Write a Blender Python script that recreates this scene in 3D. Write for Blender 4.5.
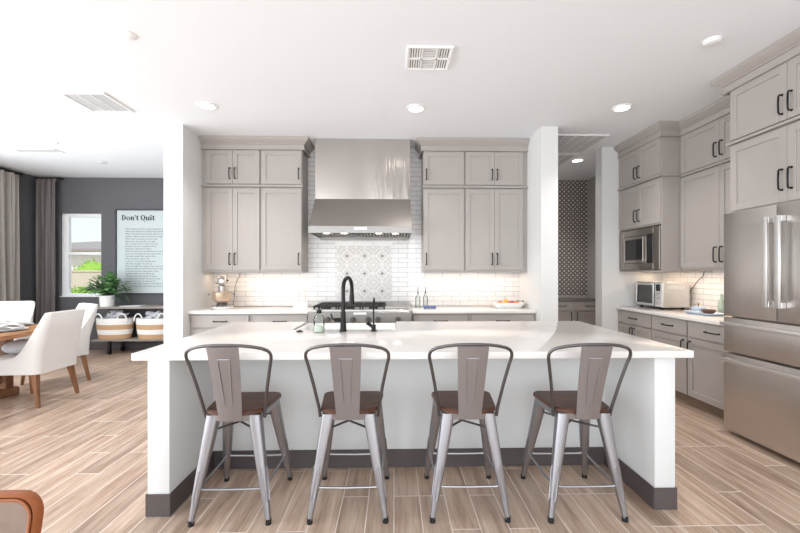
import bpy, bmesh, math, random
from mathutils import Vector, Matrix, Euler
random.seed(7)
PI = math.pi
for o in list(bpy.data.objects):
    bpy.data.objects.remove(o)
SC = bpy.context.scene
COL = SC.collection

# ------------------------------------------------------------------ camera
cam_d = bpy.data.cameras.new('camera')
cam = bpy.data.objects.new('camera', cam_d)
COL.objects.link(cam)
cam.location = (0, 0, 1.353)
cam.rotation_euler = (PI / 2, 0, -0.0223)
cam_d.sensor_fit = 'HORIZONTAL'
cam_d.sensor_width = 36
cam_d.lens = 380.5 / 800 * 36
cam_d.shift_x = -(403.1 - 400) / 800
cam_d.shift_y = (273.5 - 266.5) / 800
cam_d.clip_start = 0.05
SC.camera = cam

# ------------------------------------------------------------------ view, world, sun, daylight
SC.view_settings.view_transform = 'Standard'
SC.view_settings.look = 'None'
SC.view_settings.gamma = 1
SC.view_settings.use_curve_mapping = False
SC.view_settings.exposure = 0.29
W = bpy.data.worlds.new('sky')
SC.world = W
W.use_nodes = True
wn, wl = W.node_tree.nodes, W.node_tree.links
wn.clear()
wo = wn.new('ShaderNodeOutputWorld')
wb = wn.new('ShaderNodeBackground')
wc = wn.new('ShaderNodeTexCoord')
ws = wn.new('ShaderNodeSeparateXYZ')
wr = wn.new('ShaderNodeValToRGB')
wl.new(wc.outputs['Generated'], ws.inputs[0])
wl.new(ws.outputs['Z'], wr.inputs[0])
wl.new(wr.outputs[0], wb.inputs[0])
wl.new(wb.outputs[0], wo.inputs[0])
wr.color_ramp.elements[0].position = 0.0
wr.color_ramp.elements[0].color = (0.86, 0.93, 0.96, 1)
wr.color_ramp.elements[1].position = 0.6
wr.color_ramp.elements[1].color = (0.62, 0.80, 0.95, 1)
wb.inputs[1].default_value = 1.0


def sun_light(name, energy, rot, color, angle):
    d = bpy.data.lights.new(name, 'SUN')
    d.energy = energy
    d.color = color
    d.angle = angle
    o = bpy.data.objects.new(name, d)
    o.rotation_euler = rot
    COL.objects.link(o)


def area_light(name, loc, rot, sx, sy, power, color=(1, 1, 1), spread=PI):
    d = bpy.data.lights.new(name, 'AREA')
    d.shape = 'RECTANGLE'
    d.size, d.size_y = sx, sy
    d.energy = power
    d.color = color
    d.spread = spread
    o = bpy.data.objects.new(name, d)
    o.location = loc
    o.rotation_euler = rot
    COL.objects.link(o)
    return o


sun_light('sun', 2.2, (math.radians(38), 0, math.radians(12)), (1, 0.95, 0.88), 0.02)
# fill light added behind the camera; daylight of the dining side sliding doors
area_light('rear_fill', (-0.5, -3.6, 1.5), (PI / 2 + 0.32, 0, 0), 10.0, 2.9, 215, (0.89, 0.95, 1))
area_light('daylight_left', (-6.1, 0.6, 1.45), (PI / 2 + 0.12, 0, -PI / 2), 9.0, 2.7, 330, (0.90, 0.955, 1))

WARM = (1, 0.76, 0.54)
area_light('under_cabinet_led', (-1.78, 4.97, 1.355), (0, 0, 0), 1.15, 0.06, 1.6, WARM)
area_light('under_cabinet_led', (1.03, 4.97, 1.355), (0, 0, 0), 1.2, 0.06, 1.8, WARM)
area_light('under_cabinet_led', (3.40, 4.2, 1.365), (0, 0, 0), 0.06, 1.5, 3.6, WARM)


# ------------------------------------------------------------------ materials
def lin(c):
    return tuple(((v / 255) / 12.92 if v / 255 <= 0.04045 else ((v / 255 + 0.055) / 1.055) ** 2.4) for v in c) + (1,)


def new_mat(name):
    m = bpy.data.materials.new(name)
    m.use_nodes = True
    nt = m.node_tree
    b = nt.nodes['Principled BSDF']
    return m, nt, b


def mth(nt, op, a, b=None, c=None):
    n = nt.nodes.new('ShaderNodeMath')
    n.operation = op
    for i, v in enumerate((a, b, c)):
        if v is None:
            continue
        if isinstance(v, (int, float)):
            n.inputs[i].default_value = v
        else:
            nt.links.new(v, n.inputs[i])
    return n.outputs[0]


def mixc(nt, fac, a, b):
    n = nt.nodes.new('ShaderNodeMix')
    n.data_type = 'RGBA'
    for sock, v in ((n.inputs[0], fac), (n.inputs[6], a), (n.inputs[7], b)):
        if isinstance(v, (int, float)):
            sock.default_value = v
        elif isinstance(v, tuple):
            sock.default_value = v
        else:
            nt.links.new(v, sock)
    return n.outputs[2]


def coords(nt, scale=(1, 1, 1), loc=(0, 0, 0)):
    tc = nt.nodes.new('ShaderNodeTexCoord')
    mp = nt.nodes.new('ShaderNodeMapping')
    mp.inputs['Scale'].default_value = scale
    mp.inputs['Location'].default_value = loc
    nt.links.new(tc.outputs['Object'], mp.inputs[0])
    return mp.outputs[0]


def noise(nt, vec, scale=5, detail=3, rough=0.5):
    n = nt.nodes.new('ShaderNodeTexNoise')
    n.inputs['Scale'].default_value = scale
    n.inputs['Detail'].default_value = detail
    n.inputs['Roughness'].default_value = rough
    nt.links.new(vec, n.inputs['Vector'])
    return n.outputs[0]


def bump(nt, b, h, strength=0.2, dist=0.01):
    n = nt.nodes.new('ShaderNodeBump')
    n.inputs['Strength'].default_value = strength
    n.inputs['Distance'].default_value = dist
    nt.links.new(h, n.inputs['Height'])
    nt.links.new(n.outputs[0], b.inputs['Normal'])


def mat(name, rgb, rough=0.5, metal=0.0, var=0.05, vscale=(6, 6, 6), bmp=0.0, bdist=0.002, spec=0.5, ns=4, emit=None, estr=0):
    m, nt, b = new_mat(name)
    c = lin(rgb)
    v = noise(nt, coords(nt, vscale), ns, 3)
    lo = tuple(x * (1 - var) for x in c[:3]) + (1,)
    hi = tuple(min(1, x * (1 + var)) for x in c[:3]) + (1,)
    nt.links.new(mixc(nt, v, lo, hi), b.inputs['Base Color'])
    b.inputs['Roughness'].default_value = rough
    b.inputs['Metallic'].default_value = metal
    b.inputs['Specular IOR Level'].default_value = spec
    if bmp:
        bump(nt, b, v, bmp, bdist)
    if emit:
        b.inputs['Emission Color'].default_value = lin(emit)
        b.inputs['Emission Strength'].default_value = estr
    return m


def floor_mat():
    m, nt, b = new_mat('wood_look_tile')
    tc = nt.nodes.new('ShaderNodeTexCoord')
    sp = nt.nodes.new('ShaderNodeSeparateXYZ')
    nt.links.new(tc.outputs['Object'], sp.inputs[0])
    x, y = sp.outputs[0], sp.outputs[1]
    PW, PL = 0.1535, 0.92
    u = mth(nt, 'DIVIDE', mth(nt, 'ADD', x, 0.004 + 20 * PW), PW)
    col = mth(nt, 'FLOOR', u)
    fu = mth(nt, 'SUBTRACT', u, col)
    wn_ = nt.nodes.new('ShaderNodeTexWhiteNoise')
    wn_.noise_dimensions = '1D'
    nt.links.new(col, wn_.inputs['W'])
    off = mth(nt, 'DIVIDE', mth(nt, 'FLOOR', mth(nt, 'MULTIPLY', wn_.outputs['Value'], 2.999)), 3.0)
    v = mth(nt, 'ADD', mth(nt, 'DIVIDE', mth(nt, 'ADD', y, 20 - 2.072), PL), off)
    row = mth(nt, 'FLOOR', v)
    fv = mth(nt, 'SUBTRACT', v, row)
    cid = nt.nodes.new('ShaderNodeCombineXYZ')
    nt.links.new(col, cid.inputs[0])
    nt.links.new(row, cid.inputs[1])
    wid = nt.nodes.new('ShaderNodeTexWhiteNoise')
    wid.noise_dimensions = '3D'
    nt.links.new(cid.outputs[0], wid.inputs['Vector'])
    rnd = wid.outputs['Value']
    # grout mask
    gx = mth(nt, 'LESS_THAN', mth(nt, 'MINIMUM', fu, mth(nt, 'SUBTRACT', 1, fu)), 0.017)
    gy = mth(nt, 'LESS_THAN', mth(nt, 'MINIMUM', fv, mth(nt, 'SUBTRACT', 1, fv)), 0.0034)
    g = mth(nt, 'MAXIMUM', gx, gy)
    # grain
    cv = nt.nodes.new('ShaderNodeCombineXYZ')
    nt.links.new(mth(nt, 'MULTIPLY', x, 11.0), cv.inputs[0])
    nt.links.new(mth(nt, 'MULTIPLY', y, 1.1), cv.inputs[1])
    nt.links.new(mth(nt, 'MULTIPLY', rnd, 57.0), cv.inputs[2])
    n1 = noise(nt, cv.outputs[0], 1.6, 6, 0.62)
    cv2 = nt.nodes.new('ShaderNodeCombineXYZ')
    nt.links.new(mth(nt, 'MULTIPLY', x, 60.0), cv2.inputs[0])
    nt.links.new(mth(nt, 'MULTIPLY', y, 2.5), cv2.inputs[1])
    nt.links.new(mth(nt, 'MULTIPLY', rnd, 31.0), cv2.inputs[2])
    n2 = noise(nt, cv2.outputs[0], 1.5, 3, 0.5)
    t = mth(nt, 'ADD', mth(nt, 'MULTIPLY', n1, 0.75), mth(nt, 'MULTIPLY', n2, 0.25))
    r = nt.nodes.new('ShaderNodeValToRGB')
    nt.links.new(t, r.inputs[0])
    e = r.color_ramp.elements
    e[0].position, e[0].color = 0.28, lin((126, 97, 78))
    e[1].position, e[1].color = 0.72, lin((212, 187, 165))
    k = e.new(0.42)
    k.color = lin((166, 134, 110))
    k = e.new(0.55)
    k.color = lin((189, 160, 136))
    bright = mth(nt, 'ADD', 0.90, mth(nt, 'MULTIPLY', rnd, 0.30))
    hs = nt.nodes.new('ShaderNodeHueSaturation')
    nt.links.new(r.outputs[0], hs.inputs['Color'])
    nt.links.new(bright, hs.inputs['Value'])
    hs.inputs['Saturation'].default_value = 0.86
    nt.links.new(mixc(nt, g, hs.outputs[0], lin((228, 216, 206))), b.inputs['Base Color'])
    nt.links.new(mth(nt, 'ADD', 0.30, mth(nt, 'MULTIPLY', g, 0.4)), b.inputs['Roughness'])
    b.inputs['Specular IOR Level'].default_value = 0.65
    bump(nt, b, mth(nt, 'SUBTRACT', mth(nt, 'MULTIPLY', n2, 0.3), g), 0.25, 0.0015)
    return m


def tile_mat(name, horiz):
    # glossy white subway tile laid in half bond on an upright wall; horiz = axis index along the wall
    m, nt, b = new_mat(name)
    tc = nt.nodes.new('ShaderNodeTexCoord')
    sp = nt.nodes.new('ShaderNodeSeparateXYZ')
    nt.links.new(tc.outputs['Object'], sp.inputs[0])
    cb = nt.nodes.new('ShaderNodeCombineXYZ')
    nt.links.new(mth(nt, 'ADD', sp.outputs[horiz], 10.03), cb.inputs[0])
    nt.links.new(mth(nt, 'SUBTRACT', sp.outputs[2], 0.917), cb.inputs[1])
    br = nt.nodes.new('ShaderNodeTexBrick')
    nt.links.new(cb.outputs[0], br.inputs['Vector'])
    br.offset = 0.5
    br.inputs['Scale'].default_value = 1
    br.inputs['Brick Width'].default_value = 0.24
    br.inputs['Row Height'].default_value = 0.0645
    br.inputs['Mortar Size'].default_value = 0.0028
    br.inputs['Mortar Smooth'].default_value = 0.2
    br.inputs['Color1'].default_value = lin((232, 230, 229))
    br.inputs['Color2'].default_value = lin((227, 225, 224))
    br.inputs['Mortar'].default_value = lin((170, 167, 166))
    nt.links.new(br.outputs['Color'], b.inputs['Base Color'])
    b.inputs['Roughness'].default_value = 0.16
    inv = mth(nt, 'SUBTRACT', 1, br.outputs['Fac'])
    bump(nt, b, inv, 0.35, 0.002)
    return m


def medallion_mat():
    m, nt, b = new_mat('patterned_medallion_tile')
    tc = nt.nodes.new('ShaderNodeTexCoord')
    sp = nt.nodes.new('ShaderNodeSeparateXYZ')
    nt.links.new(tc.outputs['Object'], sp.inputs[0])
    P = 0.2355

    def cell(v, o):
        q = mth(nt, 'DIVIDE', mth(nt, 'ADD', v, 10 * P - o), P)
        return mth(nt, 'SUBTRACT', mth(nt, 'FRACT', q), 0.5)
    # dots sit where the cell coordinate is +-0.5
    u = cell(sp.outputs[0], -0.639)
    v = cell(sp.outputs[2], 1.117)
    r = mth(nt, 'SQRT', mth(nt, 'ADD', mth(nt, 'MULTIPLY', u, u), mth(nt, 'MULTIPLY', v, v)))
    th = mth(nt, 'ARCTAN2', v, u)

    def band(val, c, w):
        return mth(nt, 'LESS_THAN', mth(nt, 'ABSOLUTE', mth(nt, 'SUBTRACT', val, c)), w)
    ring = band(r, 0.47, 0.016)
    au = mth(nt, 'SUBTRACT', 0.5, mth(nt, 'ABSOLUTE', u))
    av = mth(nt, 'SUBTRACT', 0.5, mth(nt, 'ABSOLUTE', v))
    rc = mth(nt, 'SQRT', mth(nt, 'ADD', mth(nt, 'MULTIPLY', au, au), mth(nt, 'MULTIPLY', av, av)))
    ring2 = band(rc, 0.47, 0.015)
    pet = mth(nt, 'MULTIPLY', 0.26, mth(nt, 'ADD', 0.62, mth(nt, 'MULTIPLY', 0.38, mth(nt, 'COSINE', mth(nt, 'MULTIPLY', th, 8)))))
    flower = band(mth(nt, 'SUBTRACT', r, pet), 0.0, 0.022)
    core = mth(nt, 'LESS_THAN', r, 0.06)
    petc = mth(nt, 'MULTIPLY', 0.2, mth(nt, 'ABSOLUTE', mth(nt, 'COSINE', mth(nt, 'MULTIPLY', mth(nt, 'ARCTAN2', av, au), 4))))
    fl2 = band(mth(nt, 'SUBTRACT', rc, mth(nt, 'ADD', petc, 0.12)), 0.0, 0.02)
    w = mth(nt, 'MAXIMUM', mth(nt, 'MAXIMUM', ring, ring2), mth(nt, 'MAXIMUM', mth(nt, 'MAXIMUM', flower, core), fl2))
    dots = mth(nt, 'LESS_THAN', mth(nt, 'ADD', au, av), 0.085)
    c1 = mixc(nt, w, lin((203, 198, 195)), lin((229, 227, 225)))
    c2 = mixc(nt, dots, c1, lin((118, 114, 116)))
    nt.links.new(c2, b.inputs['Base Color'])
    b.inputs['Roughness'].default_value = 0.35
    return m


def wallpaper_mat():
    m, nt, b = new_mat('dotted_lattice_wallpaper')
    tc = nt.nodes.new('ShaderNodeTexCoord')
    sp = nt.nodes.new('ShaderNodeSeparateXYZ')
    nt.links.new(tc.outputs['Object'], sp.inputs[0])
    P = 0.08

    def cell(v):
        q = mth(nt, 'DIVIDE', mth(nt, 'ADD', v, 30 * P), P)
        return mth(nt, 'ABSOLUTE', mth(nt, 'SUBTRACT', mth(nt, 'FRACT', q), 0.5))
    u, v = cell(sp.outputs[0]), cell(sp.outputs[2])
    r = mth(nt, 'SQRT', mth(nt, 'ADD', mth(nt, 'MULTIPLY', u, u), mth(nt, 'MULTIPLY', v, v)))
    au, av = mth(nt, 'SUBTRACT', 0.5, u), mth(nt, 'SUBTRACT', 0.5, v)
    rc = mth(nt, 'SQRT', mth(nt, 'ADD', mth(nt, 'MULTIPLY', au, au), mth(nt, 'MULTIPLY', av, av)))
    d1 = mth(nt, 'LESS_THAN', r, 0.2)
    d2 = mth(nt, 'LESS_THAN', rc, 0.17)
    ring = mth(nt, 'LESS_THAN', mth(nt, 'ABSOLUTE', mth(nt, 'SUBTRACT', r, 0.36)), 0.07)
    c = mixc(nt, ring, lin((150, 141, 137)), lin((84, 76, 73)))
    c = mixc(nt, d2, c, lin((205, 200, 197)))
    c = mixc(nt, d1, c, lin((222, 218, 215)))
    nt.links.new(c, b.inputs['Base Color'])
    b.inputs['Roughness'].default_value = 0.7
    return m


def steel_mat(name, rgb, rough, axis, wav=0.0):
    # brushed stainless: fine streaks across one axis
    m, nt, b = new_mat(name)
    sc = [220, 220, 220]
    sc[axis] = 3
    v = noise(nt, coords(nt, tuple(sc)), 1.0, 2)
    c = lin(rgb)
    nt.links.new(mixc(nt, v, tuple(x * 0.93 for x in c[:3]) + (1,), tuple(min(1, x * 1.05) for x in c[:3]) + (1,)), b.inputs['Base Color'])
    b.inputs['Metallic'].default_value = 1
    nt.links.new(mth(nt, 'ADD', rough - 0.05, mth(nt, 'MULTIPLY', v, 0.1)), b.inputs['Roughness'])
    if wav:
        # sheet metal that is flat on one side and gently rippled on the other
        tc = nt.nodes.new('ShaderNodeTexCoord')
        sp = nt.nodes.new('ShaderNodeSeparateXYZ')
        nt.links.new(tc.outputs['Object'], sp.inputs[0])
        w = noise(nt, coords(nt, (15, 1, 1.5)), 1.0, 2)
        w2 = noise(nt, coords(nt, (2.2, 1, 0.5)), 1.0, 1)
        mr = nt.nodes.new('ShaderNodeMapRange')
        mr.interpolation_type = 'SMOOTHSTEP'
        mr.inputs['From Min'].default_value = 0.04
        mr.inputs['From Max'].default_value = 0.2
        nt.links.new(sp.outputs[0], mr.inputs['Value'])
        hgt = mth(nt, 'ADD', mth(nt, 'MULTIPLY', w, mth(nt, 'MULTIPLY', mr.outputs[0], 0.45)), w2)
        bump(nt, b, hgt, wav, 0.06)
    else:
        bump(nt, b, v, 0.05, 0.0005)
    return m


def wood_mat(name, dark, light, axis, rough=0.4, stretch=12):
    m, nt, b = new_mat(name)
    sc = [stretch] * 3
    sc[axis] = 1.2
    v = noise(nt, coords(nt, tuple(sc)), 3.0, 5, 0.6)
    r = nt.nodes.new('ShaderNodeValToRGB')
    nt.links.new(v, r.inputs[0])
    r.color_ramp.elements[0].position, r.color_ramp.elements[0].color = 0.3, lin(dark)
    r.color_ramp.elements[1].position, r.color_ramp.elements[1].color = 0.7, lin(light)
    nt.links.new(r.outputs[0], b.inputs['Base Color'])
    b.inputs['Roughness'].default_value = rough
    bump(nt, b, v, 0.1, 0.001)
    return m


def glass_mat(name, tint=(255, 255, 255), rough=0.02, ior=1.35):
    m, nt, b = new_mat(name)
    nt.nodes.remove(b)
    out = nt.nodes['Material Output']
    tr = nt.nodes.new('ShaderNodeBsdfTransparent')
    tr.inputs[0].default_value = lin(tint)
    gl = nt.nodes.new('ShaderNodeBsdfGlossy')
    gl.inputs['Roughness'].default_value = rough
    fr = nt.nodes.new('ShaderNodeFresnel')
    fr.inputs[0].default_value = ior
    mx = nt.nodes.new('ShaderNodeMixShader')
    nt.links.new(fr.outputs[0], mx.inputs[0])
    nt.links.new(tr.outputs[0], mx.inputs[1])
    nt.links.new(gl.outputs[0], mx.inputs[2])
    nt.links.new(mx.outputs[0], out.inputs[0])
    return m


M = {}
M['floor'] = floor_mat()
M['paint'] = mat('white_wall_paint', (221, 221, 220), 0.75, var=0.012, bmp=0.03, ns=60)
M['ceil'] = mat('ceiling_paint', (238, 241, 245), 0.85, var=0.01, bmp=0.03, ns=60)
M['greywall'] = mat('charcoal_wall_paint', (92, 91, 94), 0.8, var=0.03, bmp=0.03, ns=50)
M['pantry'] = mat('pantry_wall_paint', (190, 186, 183), 0.8, var=0.02)
M['base'] = mat('charcoal_tile_baseboard', (84, 76, 75), 0.5, var=0.06)
M['cab'] = mat('grey_cabinet_paint', (168, 161, 156), 0.42, var=0.015)
M['cabdark'] = mat('dark_grey_paint', (110, 105, 101), 0.6, var=0.02)  # plain dark grey of the pantry worktop and register backing
M['toe'] = mat('brown_toe_kick', (128, 108, 90), 0.6, var=0.05)
M['black'] = mat('matte_black_metal', (36, 33, 33), 0.4, 0.6, var=0.08)
M['iron'] = mat('cast_iron', (46, 42, 40), 0.55, 0.3, var=0.1)
M['quartz'] = mat('white_quartz', (234, 229, 225), 0.14, var=0.02, vscale=(9, 9, 9), ns=6)
M['tileX'] = tile_mat('subway_tile_back', 0)
M['tileY'] = tile_mat('subway_tile_side', 1)
M['medal'] = medallion_mat()
M['paper'] = wallpaper_mat()
M['trimtile'] = mat('white_trim_tile', (236, 234, 232), 0.2, var=0.02)
M['steelH'] = steel_mat('brushed_steel_fridge', (206, 201, 197), 0.36, 2)
M['steelX'] = steel_mat('brushed_steel_hood', (200, 195, 190), 0.19, 2, 1.0)
M['steelHood'] = steel_mat('brushed_steel_canopy', (168, 163, 158), 0.34, 0)
M['steelP'] = steel_mat('satin_steel_panel', (158, 155, 152), 0.46, 0)
M['steelB'] = steel_mat('bright_steel', (226, 225, 224), 0.42, 0)
M['steelM'] = steel_mat('dark_steel_microwave', (158, 151, 145), 0.3, 1)
M['gun'] = steel_mat('gunmetal_sheet', (168, 167, 171), 0.42, 2)
M['gundark'] = steel_mat('gunmetal_rod', (112, 108, 108), 0.42, 2)
M['rubber'] = mat('black_rubber', (28, 27, 27), 0.8, var=0.1)
M['seat'] = wood_mat('walnut_seat', (58, 33, 22), (104, 64, 43), 0, 0.38)
M['darkglass'] = mat('dark_glass', (26, 25, 25), 0.08, var=0.1)
M['white'] = mat('white_ceramic', (243, 242, 240), 0.2, var=0.02)
M['plastic'] = mat('white_plastic', (240, 240, 240), 0.45, var=0.01)
M['ventgrey'] = mat('grey_vent_metal', (206, 207, 210), 0.5, var=0.03)
M['lamp'] = mat('lit_lens', (255, 252, 245), 0.5, emit=(255, 247, 235), estr=6)
M['fabric'] = mat('off_white_linen', (218, 214, 211), 0.9, var=0.05, bmp=0.2, ns=120, vscale=(1, 1, 1))
M['greyfabric'] = mat('pale_grey_fabric', (196, 196, 200), 0.9, var=0.1, bmp=0.2, ns=30, vscale=(1, 1, 1))
M['velvet'] = mat('taupe_velvet', (112, 105, 103), 0.75, var=0.12, vscale=(30, 30, 1.5))
M['velvet2'] = mat('light_taupe_linen', (170, 163, 157), 0.8, var=0.1, vscale=(30, 30, 1.5))
M['oak'] = wood_mat('honey_oak', (128, 82, 48), (186, 134, 88), 1, 0.45)
M['legwood'] = wood_mat('walnut_leg', (104, 66, 40), (150, 102, 66), 2, 0.45)
M['beam'] = wood_mat('trestle_wood', (92, 58, 34), (136, 90, 56), 0, 0.5)
M['shelf'] = wood_mat('weathered_shelf', (120, 112, 106), (160, 150, 142), 0, 0.6)
M['leather'] = mat('caramel_leather', (150, 84, 44), 0.35, var=0.18, bmp=0.12, ns=40, vscale=(1, 1, 1))
M['leatherpanel'] = mat('grey_brown_leather', (122, 100, 88), 0.22, var=0.15, bmp=0.1, ns=40, vscale=(1, 1, 1))  # greyer and glossier leather than the surrounding rim
M['rope'] = mat('white_rope_weave', (238, 236, 233), 0.9, var=0.08, vscale=(1, 1, 60), bmp=0.5, bdist=0.006)
M['jute'] = mat('tan_jute_weave', (196, 160, 122), 0.9, var=0.18, vscale=(4, 4, 60), bmp=0.5, bdist=0.006)
M['leaf'] = mat('green_leaf', (92, 132, 80), 0.45, var=0.35, vscale=(12, 12, 12))
M['darkleaf'] = mat('dark_leaf', (54, 78, 52), 0.45, var=0.3, vscale=(12, 12, 12))
M['frame'] = mat('black_picture_frame', (40, 40, 42), 0.4, var=0.05)
M['print'] = mat('white_print_paper', (200, 202, 202), 0.6, var=0.01)
M['ink'] = mat('black_ink', (36, 38, 40), 0.7, var=0.05)
M['inkgrey'] = mat('grey_ink', (84, 88, 90), 0.7, var=0.05)
M['glass'] = glass_mat('clear_glass')
M['ovenglass'] = glass_mat('oven_door_glass', (235, 240, 240), 0.06, 2.2)
M['pane'] = glass_mat('picture_glass', (250, 252, 252), 0.08, 1.05)
M['bottle'] = glass_mat('bottle_glass', (246, 249, 247))
M['soap'] = mat('pale_green_soap', (236, 241, 228), 0.25, var=0.04)
M['champagne'] = mat('champagne_metal', (206, 186, 164), 0.3, 0.8, var=0.05)
M['silver'] = mat('silver_enamel', (200, 199, 198), 0.22, 0.55, var=0.03)
M['rose'] = mat('rose_gold', (214, 160, 140), 0.3, 0.8, var=0.05)
M['blue'] = mat('blue_glaze', (96, 112, 160), 0.3, var=0.15)
M['paleblue'] = mat('pale_blue_glaze', (188, 206, 226), 0.25, var=0.08)
M['brown'] = mat('brown_wood', (112, 78, 60), 0.5, var=0.15)
M['sage'] = mat('sage_ceramic', (170, 190, 176), 0.4, var=0.08)
M['orange'] = mat('orange_peel', (236, 138, 70), 0.45, var=0.1)
M['red'] = mat('red_apple', (206, 78, 58), 0.35, var=0.2)
M['yellow'] = mat('yellow_fruit', (232, 178, 70), 0.45, var=0.12)
M['petal'] = mat('yellow_petal', (246, 206, 90), 0.6, var=0.12)
M['cordwhite'] = mat('dark_cord', (60, 56, 54), 0.6, var=0.05)
M['stucco'] = mat('beige_stucco', (212, 200, 182), 0.9, var=0.05, bmp=0.2, ns=20)
M['stuccowhite'] = mat('white_stucco', (236, 233, 228), 0.9, var=0.03)
M['roof'] = mat('grey_tan_roof_tile', (160, 152, 146), 0.85, var=0.1, vscale=(4, 4, 4))
M['hedge'] = mat('lime_foliage', (150, 190, 70), 0.7, var=0.3, vscale=(8, 8, 8))
M['ground'] = mat('tan_gravel', (206, 190, 168), 0.95, var=0.1, vscale=(10, 10, 10))


# ------------------------------------------------------------------ mesh builder
class MB:
    def __init__(s):
        s.bm = bmesh.new()

    def _merge(s, t):
        me = bpy.data.meshes.new('tmp')
        t.to_mesh(me)
        t.free()
        s.bm.from_mesh(me)
        bpy.data.meshes.remove(me)

    def box(s, x0, x1, y0, y1, z0, z1, bev=0.0, seg=1, mtx=None):
        t = bmesh.new()
        vs = [t.verts.new((x, y, z)) for x in (x0, x1) for y in (y0, y1) for z in (z0, z1)]
        for f in ((0, 1, 3, 2), (4, 6, 7, 5), (0, 4, 5, 1), (2, 3, 7, 6), (0, 2, 6, 4), (1, 5, 7, 3)):
            t.faces.new([vs[i] for i in f])
        if bev:
            bmesh.ops.bevel(t, geom=list(t.edges), offset=bev, segments=seg, profile=0.5, affect='EDGES')
        if mtx is not None:
            t.transform(mtx)
        s._merge(t)
        return s

    def bar(s, p, q, w, h, bev=0.0, up=(0, 0, 1)):
        p, q = Vector(p), Vector(q)
        d = q - p
        z = d.normalized()
        x = Vector(up).cross(z)
        if x.length < 1e-4:
            x = Vector((1, 0, 0)).cross(z)
        x.normalize()
        y = z.cross(x)
        mt = Matrix((x, y, z)).transposed().to_4x4()
        mt.translation = p
        return s.box(-w / 2, w / 2, -h / 2, h / 2, 0, d.length, bev, 1, mt)

    def loft(s, rings, cap=True, closed=True):
        bm = s.bm
        vv = [[bm.verts.new(p) for p in r] for r in rings]
        n = len(rings[0])
        for a, b in zip(vv[:-1], vv[1:]):
            for i in range(n if closed else n - 1):
                j = (i + 1) % n
                bm.faces.new((a[i], a[j], b[j], b[i]))
        if cap:
            bm.faces.new(list(reversed(vv[0])))
            bm.faces.new(vv[-1])
        return s

    def tube(s, pts, r, n=8, cap=True, closed=False, flat=None):
        pts = [Vector(p) for p in pts]
        m = len(pts)
        rr = r if isinstance(r, (list, tuple)) else [r] * m
        rings = []
        prev = None
        for i in range(m):
            if closed:
                t = pts[(i + 1) % m] - pts[i - 1]
            else:
                t = pts[min(i + 1, m - 1)] - pts[max(i - 1, 0)]
            t.normalize()
            if prev is None:
                a = Vector((0, 0, 1)) if abs(t.z) < 0.9 else Vector((1, 0, 0))
                x = a.cross(t).normalized()
            else:
                x = (prev - t * prev.dot(t)).normalized()
            prev = x
            y = t.cross(x)
            rings.append([pts[i] + (x * math.cos(2 * PI * k / n) + y * math.sin(2 * PI * k / n)) * rr[i] for k in range(n)])
        if closed:
            rings.append(rings[0])
            return s.loft(rings, False)
        return s.loft(rings, cap)

    def cyl(s, p, q, r0, r1=None, n=20):
        return s.tube([p, q], [r0, r0 if r1 is None else r1], n)

    def lathe(s, prof, n=32, c=(0, 0, 0), sx=1, sy=1, cap=True):
        rings = [[Vector((c[0] + r * sx * math.cos(2 * PI * k / n), c[1] + r * sy * math.sin(2 * PI * k / n), c[2] + z)) for k in range(n)] for r, z in prof]
        return s.loft(rings, cap)

    def prism(s, poly, a, b, axis=2, bev=0.0):
        # polygon in the two other axes (kept in cyclic order), extruded along axis from a to b
        t = bmesh.new()

        def P(p, w):
            v = [0, 0, 0]
            ax = [i for i in range(3) if i != axis]
            v[ax[0]], v[ax[1]], v[axis] = p[0], p[1], w
            return v
        lo = [t.verts.new(P(p, a)) for p in poly]
        hi = [t.verts.new(P(p, b)) for p in poly]
        n = len(poly)
        t.faces.new(lo)
        t.faces.new(hi)
        for i in range(n):
            j = (i + 1) % n
            t.faces.new((lo[i], lo[j], hi[j], hi[i]))
        bmesh.ops.recalc_face_normals(t, faces=list(t.faces))
        if bev:
            bmesh.ops.bevel(t, geom=list(t.edges), offset=bev, segments=2, profile=0.5, affect='EDGES')
        s._merge(t)
        return s

    def ball(s, c, r, n=16, m=10, mtx=None):
        r = (r, r, r) if isinstance(r, (int, float)) else r
        t = bmesh.new()
        bmesh.ops.create_uvsphere(t, u_segments=n, v_segments=m, radius=1)
        bmesh.ops.scale(t, vec=r, verts=list(t.verts))
        if mtx is not None:
            t.transform(mtx)
        bmesh.ops.translate(t, vec=c, verts=list(t.verts))
        s._merge(t)
        return s

    def sheet(s, fn, nu, nv, thick=0.0):
        t = bmesh.new()
        vv = [[t.verts.new(fn(i / nu, j / nv)) for j in range(nv + 1)] for i in range(nu + 1)]
        for i in range(nu):
            for j in range(nv):
                t.faces.new((vv[i][j], vv[i + 1][j], vv[i + 1][j + 1], vv[i][j + 1]))
        if thick:
            bmesh.ops.recalc_face_normals(t, faces=list(t.faces))
            bmesh.ops.solidify(t, geom=list(t.faces), thickness=thick)
        s._merge(t)
        return s

    def mesh(s, name, material, ang=35):
        bmesh.ops.recalc_face_normals(s.bm, faces=list(s.bm.faces))
        me = bpy.data.meshes.new(name)
        s.bm.to_mesh(me)
        s.bm.free()
        me.materials.append(material)
        for p in me.polygons:
            p.use_smooth = True
        me.set_sharp_from_angle(angle=math.radians(ang))
        return me


def obj(name, mb, m, parent=None, ang=35):
    o = bpy.data.objects.new(name, mb.mesh(name, m, ang))
    COL.objects.link(o)
    if parent is not None:
        o.parent = parent
    return o


def tag(o, label, cat, group=None, kind=None):
    o['label'] = label
    o['category'] = cat
    if group:
        o['group'] = group
    if kind:
        o['kind'] = kind
    return o


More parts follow.
